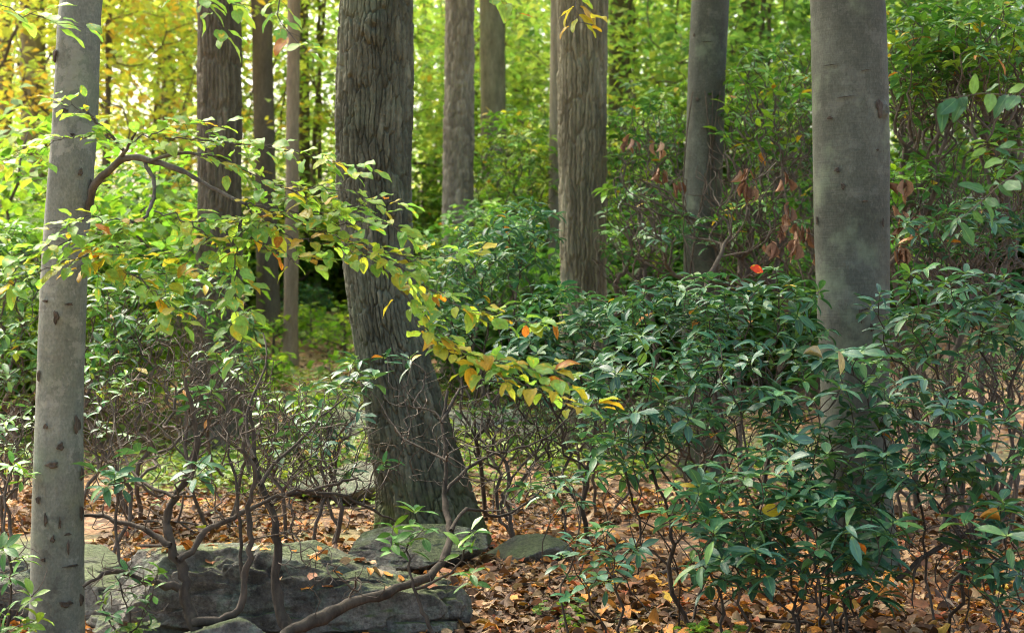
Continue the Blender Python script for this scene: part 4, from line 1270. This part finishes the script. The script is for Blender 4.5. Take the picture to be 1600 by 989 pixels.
B0 = T['beech_l']
NB = spray(B0.root, B0.base, [
    ([(220, 345), (180, 360), (130, 372), (80, 385), (25, 400)], 5.4, 5.2, .0),
    ([(220, 345), (160, 385), (100, 410), (50, 430), (5, 445)], 5.4, 5.1, .2),
    ([(240, 330), (300, 345), (360, 350), (420, 345)], 5.4, 5.3, 0),
    ([(200, 375), (130, 415), (180, 428), (240, 432), (300, 425), (340, 410)], 5.4, 5.2, .3),
    ([(200, 425), (240, 450), (270, 480), (250, 510)], 5.2, 5.1, .8),
    ([(385, 319), (400, 350), (350, 375), (290, 385)], 5.4, 5.3, 0),
    ([(385, 319), (440, 330), (500, 335), (560, 320), (620, 318)], 5.4, 5.2, .3),
    ([(400, 330), (450, 370), (520, 385), (580, 400)], 5.4, 5.2, .4),
    ([(380, 370), (440, 400), (500, 405)], 5.35, 5.2, .5),
    ([(440, 335), (500, 360), (560, 385), (610, 430), (650, 480), (700, 530), (740, 560)], 5.4, 5.1, .4),
    ([(560, 380), (640, 405), (700, 400), (750, 395)], 5.2, 5.1, .5),
    ([(600, 400), (660, 445), (720, 480), (790, 500), (860, 505)], 5.2, 5.0, .8),
    ([(650, 500), (700, 545), (760, 560), (820, 575), (890, 590)], 5.1, 4.95, .9),
    ([(700, 530), (760, 580), (820, 600), (880, 630), (930, 632)], 5.1, 4.9, .8),
    ([(385, 319), (372, 370), (368, 430), (370, 530)], 5.4, 5.2, .3),
    ([(302, 238), (361, 255), (430, 290), (480, 310), (540, 330)], 5.5, 5.3, 0),
    ([(258, 216), (302, 216), (344, 223), (399, 228), (450, 235), (500, 248), (570, 265)], 5.6, 5.3, -.2),
    ([(190, 232), (175, 215), (140, 180), (110, 165), (80, 158)], 5.6, 5.3, -.2),
    ([(200, 225), (240, 205), (290, 190), (340, 200)], 5.6, 5.5, -.1),
    ([(175, 215), (120, 210), (60, 235), (0, 250)], 5.5, 5.2, .1),
    ([(215, 350), (170, 340), (120, 345), (90, 355)], 5.4, 5.2, -.1), ([(300, 345), (330, 375), (280, 400), (230, 395), (170, 400)], 5.35, 5.15, .1),
    ([(430, 290), (470, 300), (500, 290), (560, 305)], 5.4, 5.25, 0), ([(500, 360), (540, 350), (590, 345), (640, 370)], 5.3, 5.1, .1)],
    8.5, .071, [.33, .30, .19, .09, .05, .025, .012], trunk_lines=[
    ([(140, 330), (143, 300), (150, 283), (165, 273), (186, 249), (210, 244), (223, 249), (258, 256), (282, 266), (309, 280), (337, 297), (364, 311), (385, 319)], 5.86, 5.4),
    ([(188, 247), (196, 237), (206, 218), (213, 205)], 5.7, 5.6), ([(194, 236), (175, 215), (150, 190), (130, 172)], 5.68, 5.5),
    ([(225, 249), (230, 262), (242, 283), (240, 307), (234, 328), (220, 345)], 5.65, 5.4),
    ([(237, 252), (261, 242), (302, 238), (330, 242), (361, 255), (392, 273)], 5.6, 5.45)],
    radii=[(.018, .006), (.008, .004), (.007, .003), (.009, .006), (.007, .003)])
spray(B0.root, B0.base, [([(-60, -60), (20, 30), (70, 25), (130, 45)], 5.5, 5.3, -.3), ([(300, -60), (320, 10), (350, 50)], 5.4, 5.3, -.2), ([(440, -40), (430, 40), (480, 75)], 5.2, 5.0, -.2), ([(250, -60), (300, -10), (390, 10)], 5.4, 5.2, -.3)],
      20, .098, [.4, .3, .2, .06, .02, .01, .01], n_ind=30, trunk_lines=[([(128, -60), (300, -80), (460, -60)], 5.86, 5.2), ([(128, -60), (0, -90), (-80, -70)], 5.86, 5.5)], radii=[(.014, .004), (.012, .004)])
spray(T['oak'].root, T['oak'].base, [([(740, -40), (780, -5), (800, 8)], 7.4, 7.3, -.4), ([(900, -30), (905, 15), (885, 38), (915, 36)], 7.3, 7.2, 3.5)], 22, .11, [.3, .3, .2, .1, .06, .04, .0],
      trunk_lines=[([(600, -90), (740, -60), (905, -40)], 8.5, 7.3)], radii=[(.02, .005)])

# oval-leaved sprig reaching in beside the slope
sp_base = np.array([at(1690, 500, 4.9)[0], 4.9, 0.]); sp_base[2] = float(gz(sp_base[0], 4.9)) - .03
sp = thing('sapling', 'slim sapling hanging large oval green leaves before the twiggy slope', 'tree', sp_base)
stp = np.array([sp_base, sp_base + (.02, 0, .7), sp_base + (-.02, 0, 1.4), sp_base + (.01, 0, 2.2), sp_base + (0, .05, 3.2)])
link('trunk', new_mesh('trunk', *(lambda a: (a[0] - sp_base, a[1]))(tube(wiggle(stp, .006, 18), np.linspace(.016, .007, 18), 9)), M['bough']), sp)
lines_ = [([(1690, 180), (1640, 165), (1600, 152), (1560, 146), (1520, 146), (1470, 158)], 4.9, 4.7), ([(1690, 225), (1640, 240), (1590, 270), (1550, 300), (1510, 335), (1495, 345)], 4.9, 4.65), ([(1690, 230), (1600, 235), (1560, 232), (1520, 235)], 4.9, 4.8)]
for ln, d0, d1 in lines_:
    q = traced([(ln, d0, d1)], .002)[0]
    a = tube(q, np.linspace(.004, .0015, len(q)), 5)
    link('twig', new_mesh('twig', a[0] - sp_base, a[1], M['twig']), sp)
lf = [(1520, 148, 1525, 105), (1510, 150, 1480, 205), (1495, 155, 1455, 190), (1500, 152, 1512, 180), (1475, 160, 1470, 215), (1548, 147, 1545, 182), (1575, 148, 1545, 195), (1590, 150, 1565, 185), (1575, 145, 1615, 130), (1540, 145, 1570, 130), (1600, 155, 1640, 170), (1540, 233, 1510, 248), (1555, 233, 1590, 245), (1565, 250, 1530, 262), (1560, 232, 1600, 222), (1540, 300, 1485, 280), (1545, 298, 1555, 275), (1520, 322, 1490, 325), (1500, 342, 1475, 360), (1500, 348, 1525, 398), (1540, 310, 1570, 330), (1535, 315, 1568, 368), (1570, 285, 1605, 305), (1585, 275, 1610, 290), (1520, 330, 1540, 355), (1560, 290, 1590, 315), (1590, 260, 1630, 270)]
pos, X, N, Ls, W, C = [], [], [], [], [], []
for (x0, y0, x1, y1) in lf:
    a = at(x0, y0, 4.75); b = at(x1, y1, 4.72 + rng.normal(0, .04))
    pos.append(a); X.append(b - a); N.append(np.array([rng.normal(0, .4), -.8, .6]) + rng.normal(0, .2, 3)); Ls.append(np.linalg.norm(b - a) * .74); W.append(rng.uniform(.6, .78))
    C.append(np.array([(.045, .13, .05), (.06, .16, .05), (.16, .30, .05)][rng.choice(3, p=[.5, .35, .15])]))
leaf_objects('beech', M['oval_o'], sp, sp_base, *[np.array(v) for v in (pos, X, N, Ls, W, C)])

# ------------------------------------------------------------------ withered leaf clusters hanging in the thicket
for lab, cx_, cy_, d, nn in [('cluster of withered brown leaves hanging beside the thick dark beech', 1240, 380, 9.2, 34), ('hanging bunch of dry curled brown leaves above the laurels by the slender beech', 1195, 300, 9.4, 22), ('dry brown curled leaves caught in twigs close to the slender beech', 1025, 255, 10.0, 14), ('brown withered leaf bunch past the thick dark beech', 1405, 330, 8.8, 20), ('withered brown leaves drooping below the oval-leaved sprig', 1420, 390, 8.7, 16)]:
    top = at(cx_ + 20, cy_ - 60, d)
    base = np.array([top[0] + .25, d + .1, float(gz(top[0] + .25, d + .1)) - .03])
    t = thing('withered_branch', lab, 'branch', base, 'withered brown leaf clusters')
    st = wiggle([base, base * .5 + top * .5 + np.array([.1, 0, 0]), top + UP * .1], .02, 14)
    tips = np.array([at(cx_ + rng.normal(0, 26), cy_ - 25 + rng.normal(0, 26), d + rng.normal(0, .12)) for _ in range(max(4, nn // 4))])
    m, dr, _ = grow([st], tips, seg=.08, wob=.3, r_tip=.0025, r_max=.012, bias=.05, down=0)
    link('stem', new_mesh('stem', m[0][0] - base, m[0][1], M['twig']), t)
    k = np.repeat(np.arange(len(tips)), 5)[:nn + 6]; n = len(k)
    pos = tips[k] + rng.normal(0, .02, (n, 3))
    X = np.stack([rng.normal(0, .3, n), rng.normal(0, .3, n), -np.ones(n)], 1)
    N = np.stack([rng.normal(0, 1, n), -np.abs(rng.normal(.5, .7, n)), rng.normal(0, .2, n)], 1)
    C = np.array([(.20, .10, .055), (.28, .15, .085), (.14, .065, .035), (.34, .20, .12)])[rng.integers(0, 4, n)]
    leaf_objects('curl', M['litter_o'], t, base, pos, X, N, rng.uniform(.07, .125, n), rng.uniform(.24, .48, n), C)

# single bright leaves caught in the laurels
for lab, px, py, d, L, c, kd, up in [
        ('single red leaf resting on the laurel tops by the slender beech', 1172, 418, 6.6, .07, (.62, .05, .02), 'beech', (0, -1, .5)),
        ('yellow leaf with brown spots caught in the low laurel', 1190, 797, 5.5, .085, (.62, .48, .02), 'beech', (0, -1, .4)),
        ('pale dry folded leaf caught on laurel whorls before the thick dark beech', 1255, 553, 5.9, .085, (.33, .29, .16), 'curl', (0, -.4, 1)),
        ('pale dry leaf hanging upright on a laurel twig before the thick dark beech', 1310, 548, 5.9, .11, (.50, .45, .28), 'curl', (0, -1, .2)),
        ('orange curled leaf on the laurel past the thick dark beech', 1530, 808, 5.55, .085, (.62, .30, .05), 'curl', (0, -.4, 1)),
        ('orange leaf lying on a low whorl at the foot of the thick beech', 1330, 850, 5.5, .07, (.60, .22, .03), 'curl', (0, -.4, 1)),
        ('orange leaf dangling at the tip of the yellow-green bough', 866, 505, 5.0, .06, (.55, .24, .05), 'curl', (0, -1, 0)),
        ('rusty leaf dangling in the laurel before the stout ridged oak', 822, 508, 5.05, .05, (.45, .14, .03), 'beech', (0, -1, 0))]:
    p = at(px, py, d)
    dx = np.array([0, 0, -1.]) if up[2] < .3 else np.array([1., 0, -.25])
    o = leaf_objects(kd, M['litter_o'] if kd == 'curl' else M['beech_o'], None, np.zeros(3), p[None], dx[None] + rng.normal(0, .15, (1, 3)), np.array([up], float), np.array([L]), np.array([1.0]), np.array([c]), name='caught_leaf')[0]
    o['label'] = lab; o['category'] = 'leaf'

# ------------------------------------------------------------------ seedlings on the litter
def seedling(lab, px0, py0, d, w, h, n, L, pal, group='seedlings on the leaf litter'):
    b = at(px0, py0, d); base = np.array([b[0], d, float(gz(b[0], d))])
    t = thing('seedling', lab, 'plant', base, group)
    tips = base + np.stack([rng.normal(0, w * .45, n // 5), rng.normal(0, w * .35, n // 5), h * rng.uniform(.35, 1, n // 5)], 1)
    st = wiggle([base, base + UP * h * .5 + rng.normal(0, .02, 3)], .004, 6)
    m, dr, _ = grow([st], tips, seg=.03, r_tip=.0012, r_max=.004)
    link('stem', new_mesh('stem', m[0][0] - base, m[0][1], M['twig']), t)
    k = np.repeat(np.arange(len(tips)), 5)
    n = len(k)
    th = rng.random(n) * 6.28
    X = np.stack([np.cos(th), np.sin(th), rng.normal(0, .2, n)], 1)
    leaf_objects('beech', M['beech_o'], t, base, tips[k] + X * .02 + rng.normal(0, .012, (n, 3)), X, UP + rng.normal(0, .35, (n, 3)), rng.uniform(.7, 1.3, n) * L, np.ones(n) * 1.15, np.asarray(pal)[rng.integers(0, len(pal), n)])


LIME = np.array([(.13, .28, .035), (.18, .33, .04), (.10, .22, .03)])
seedling('bright lime-green seedling with tiny leaves at the edge of the open litter', 1085, 985, 5.6, .17, .20, 110, .036, LIME)
seedling('small lime-green seedling on litter before the thick dark beech', 1245, 985, 5.6, .12, .06, 50, .03, LIME)
seedling('green leafy seedling by the foot of the pale leaning beech', 185, 985, 5.55, .12, .25, 70, .05, LIME * .8)
seedling('spindly green seedling before the bright laurel sprig', 880, 985, 6.2, .12, .12, 40, .04, LIME * .7)

# yellow-green plants in the clearing before the pale snag
crown_mesh(('plant', 0), LY_, 190, .12, .55, .42, 13, 9, .10, .07, .6)
for i in range(13):
    d = rng.uniform(12.5, 22); px = 385 + (i * .618 % 1) * 180
    x = at(px, 450, d)[0]
    t = thing('brush_shrub', 'knee-high lime-green plant in the clearing before the pale bare snag', 'plant', (x, d, float(gz(x, d)) - .03), 'lime-green plants in the clearing')
    for nm, me in (('foliage', CROWN_MESH[('plant', 0)][0]), ('branch_framework', CROWN_MESH[('plant', 0)][1])):
        o = link(nm, me, t)
        if nm == 'foliage':
            o['kind'] = 'stuff'
    k = rng.uniform(.7, 1.3)
    t.rotation_euler = (0, 0, rng.random() * 6.28); t.scale = (k, k, k)

# green ground plants, uncountable
nc = 16000
pts = []
for (px, py, d, rx, ry, wgt) in [(430, 700, 12.5, 2.6, 2.2, .34), (820, 735, 11.5, 1.2, 1.2, .14), (540, 620, 16, 3, 3, .25), (330, 735, 11, 1.2, .8, .1), (650, 640, 16, 2, 2, .1), (1060, 700, 12, 2, 2, .07), (480, 560, 15, 2.2, 3.2, .09), (500, 520, 21, 3, 3.5, .07)]:
    k = int(nc * wgt); c = at(px, 500, d)
    pts.append(np.stack([c[0] + rng.normal(0, rx * .55, k), d + rng.normal(0, ry * .6, k)], 1))
pts = np.concatenate(pts)
keep = fbm(pts[:, 0] * 1.6, pts[:, 1] * 1.6, oct=3, seed=5) > -.12
pts = pts[keep]; n = len(pts)
th = rng.random(n) * 6.28
pos = np.stack([pts[:, 0], pts[:, 1], gz(pts[:, 0], pts[:, 1]) + rng.random(n) * .14 + .02], 1)
gc = link('ground_cover', merge_leaves(LOWB, pos, np.stack([np.cos(th), np.sin(th), rng.normal(.1, .3, n)], 1), UP + rng.normal(0, .4, (n, 3)), rng.uniform(.04, .10, n), np.ones(n), np.array([(.14, .26, .03), (.22, .32, .04), (.09, .19, .03), (.30, .36, .05)])[rng.integers(0, 4, n)], 'ground_cover', M['cover']))
gc['kind'] = 'stuff'; gc['category'] = 'ground plants'; gc['label'] = 'patches of low bright green ground plants over the litter among the trunks'

# ------------------------------------------------------------------ dead sticks on the ground
for i in range(26):
    y = rng.uniform(5.6, 11); x = rng.uniform(-.33, .36) * y
    a = rng.uniform(-1, 1) * 1.2; ln = rng.uniform(.3, 1.1)
    u = np.linspace(-.5, .5, 9)
    px_ = x + np.cos(a) * ln * u; py_ = y + np.sin(a) * ln * u * .6
    q = np.stack([px_, py_, gz(px_, py_) + .03 + .015 * np.sin(u * 5 + i)], 1) + rng.normal(0, .008, (9, 3))
    r0 = rng.uniform(.004, .012)
    v, f = tube(q, np.linspace(r0, r0 * .5, 9), 6)
    c = q[4].copy()
    o = link('dead_stick', new_mesh('dead_stick', v - c, f, M['twig' if i % 2 else 'stem']))
    o.location = tuple(c); o['category'] = 'stick'; o['group'] = 'dead sticks on the leaf litter'
    o['label'] = 'thin dead stick lying on the brown leaf litter' if r0 < .008 else 'thick dead stick lying on the brown leaf litter'

# thin vines on the slender beech
BM = T['beech_m']
for s in range(4):
    zz = np.linspace(.3, 3.0, 40) ; ph = -.8 + s * .5 + .5 * np.sin(zz * 2.1 + s * 2)
    c = np.interp(zz, BM.zs, BM.cx); r = np.interp(zz, BM.zs, BM.rs) + .022
    P = np.stack([c + r * np.sin(ph), BM.d - r * np.cos(ph), zz], 1)
    v, f = tube(P, np.linspace(.011, .005, 40), 6)
    o = link('vine', new_mesh('vine', v - BM.base, f, M['twig']))
    o.location = tuple(BM.base); o['label'] = 'thin grey woody vine climbing the slender beech trunk'; o['category'] = 'vine'; o['group'] = 'vines on the slender beech'

# ------------------------------------------------------------------ single fallen leaves that show largest
n = 300
y = rng.uniform(5.75, 7.6, n); px = np.where(rng.random(n) < .62, rng.uniform(760, 1600, n), rng.uniform(420, 1600, n))
x = (px - CX) / FPX * y
pos = np.stack([x, y, gz(x, y) + .035 + rng.random(n) * .012], 1)
th = rng.random(n) * 6.28
X = np.stack([np.cos(th), np.sin(th), rng.normal(0, .2, n)], 1)
N = np.stack([rng.normal(0, .35, n), rng.normal(-.15, .35, n), np.ones(n)], 1)
kinds = [('orange', (.55, .22, .03), .26), ('tan', (.36, .24, .12), .26), ('russet brown', (.24, .095, .035), .26), ('yellow', (.58, .38, .05), .08), ('dark brown', (.12, .06, .03), .14)]
kc = rng.choice(5, n, p=[k[2] for k in kinds])
C = np.array([kinds[k][1] for k in kc]) * rng.uniform(.8, 1.15, (n, 1))
for o, k in zip(leaf_objects('litter', M['litter_o'], None, np.zeros(3), pos, X, N, rng.uniform(.05, .10, n), rng.uniform(.85, 1.25, n), C, name='fallen_leaf'), kc):
    o['label'] = kinds[k][0] + ' dry leaf lying loose on top of the leaf litter'
    o['category'] = 'leaf'; o['group'] = kinds[k][0] + ' loose fallen leaves'

# leaves caught on top of the large boulder
vs = [(v.co + BOULDER.location, v.normal) for v in BOULDER.data.vertices if v.normal.z > .72 and v.co.z > .1]
pick = rng.choice(len(vs), 46, replace=False)
pos = np.array([tuple(vs[i][0]) for i in pick]) + np.array([0, 0, .008]); nr = np.array([tuple(vs[i][1]) for i in pick])
th = rng.random(46) * 6.28
X = np.stack([np.cos(th), np.sin(th), np.zeros(46)], 1); X = X - nr * np.sum(X * nr, 1, keepdims=True)
kc = rng.choice(3, 46)
for o, k in zip(leaf_objects('litter', M['litter_o'], None, np.zeros(3), pos, X, nr + rng.normal(0, .2, (46, 3)), rng.uniform(.045, .085, 46), rng.uniform(.85, 1.2, 46), np.array([kinds[k][1] for k in kc]), name='fallen_leaf'), kc):
    o['label'] = kinds[k][0] + ' dry leaf caught on top of the large boulder'
    o['category'] = 'leaf'; o['group'] = kinds[k][0] + ' leaves on the large boulder'
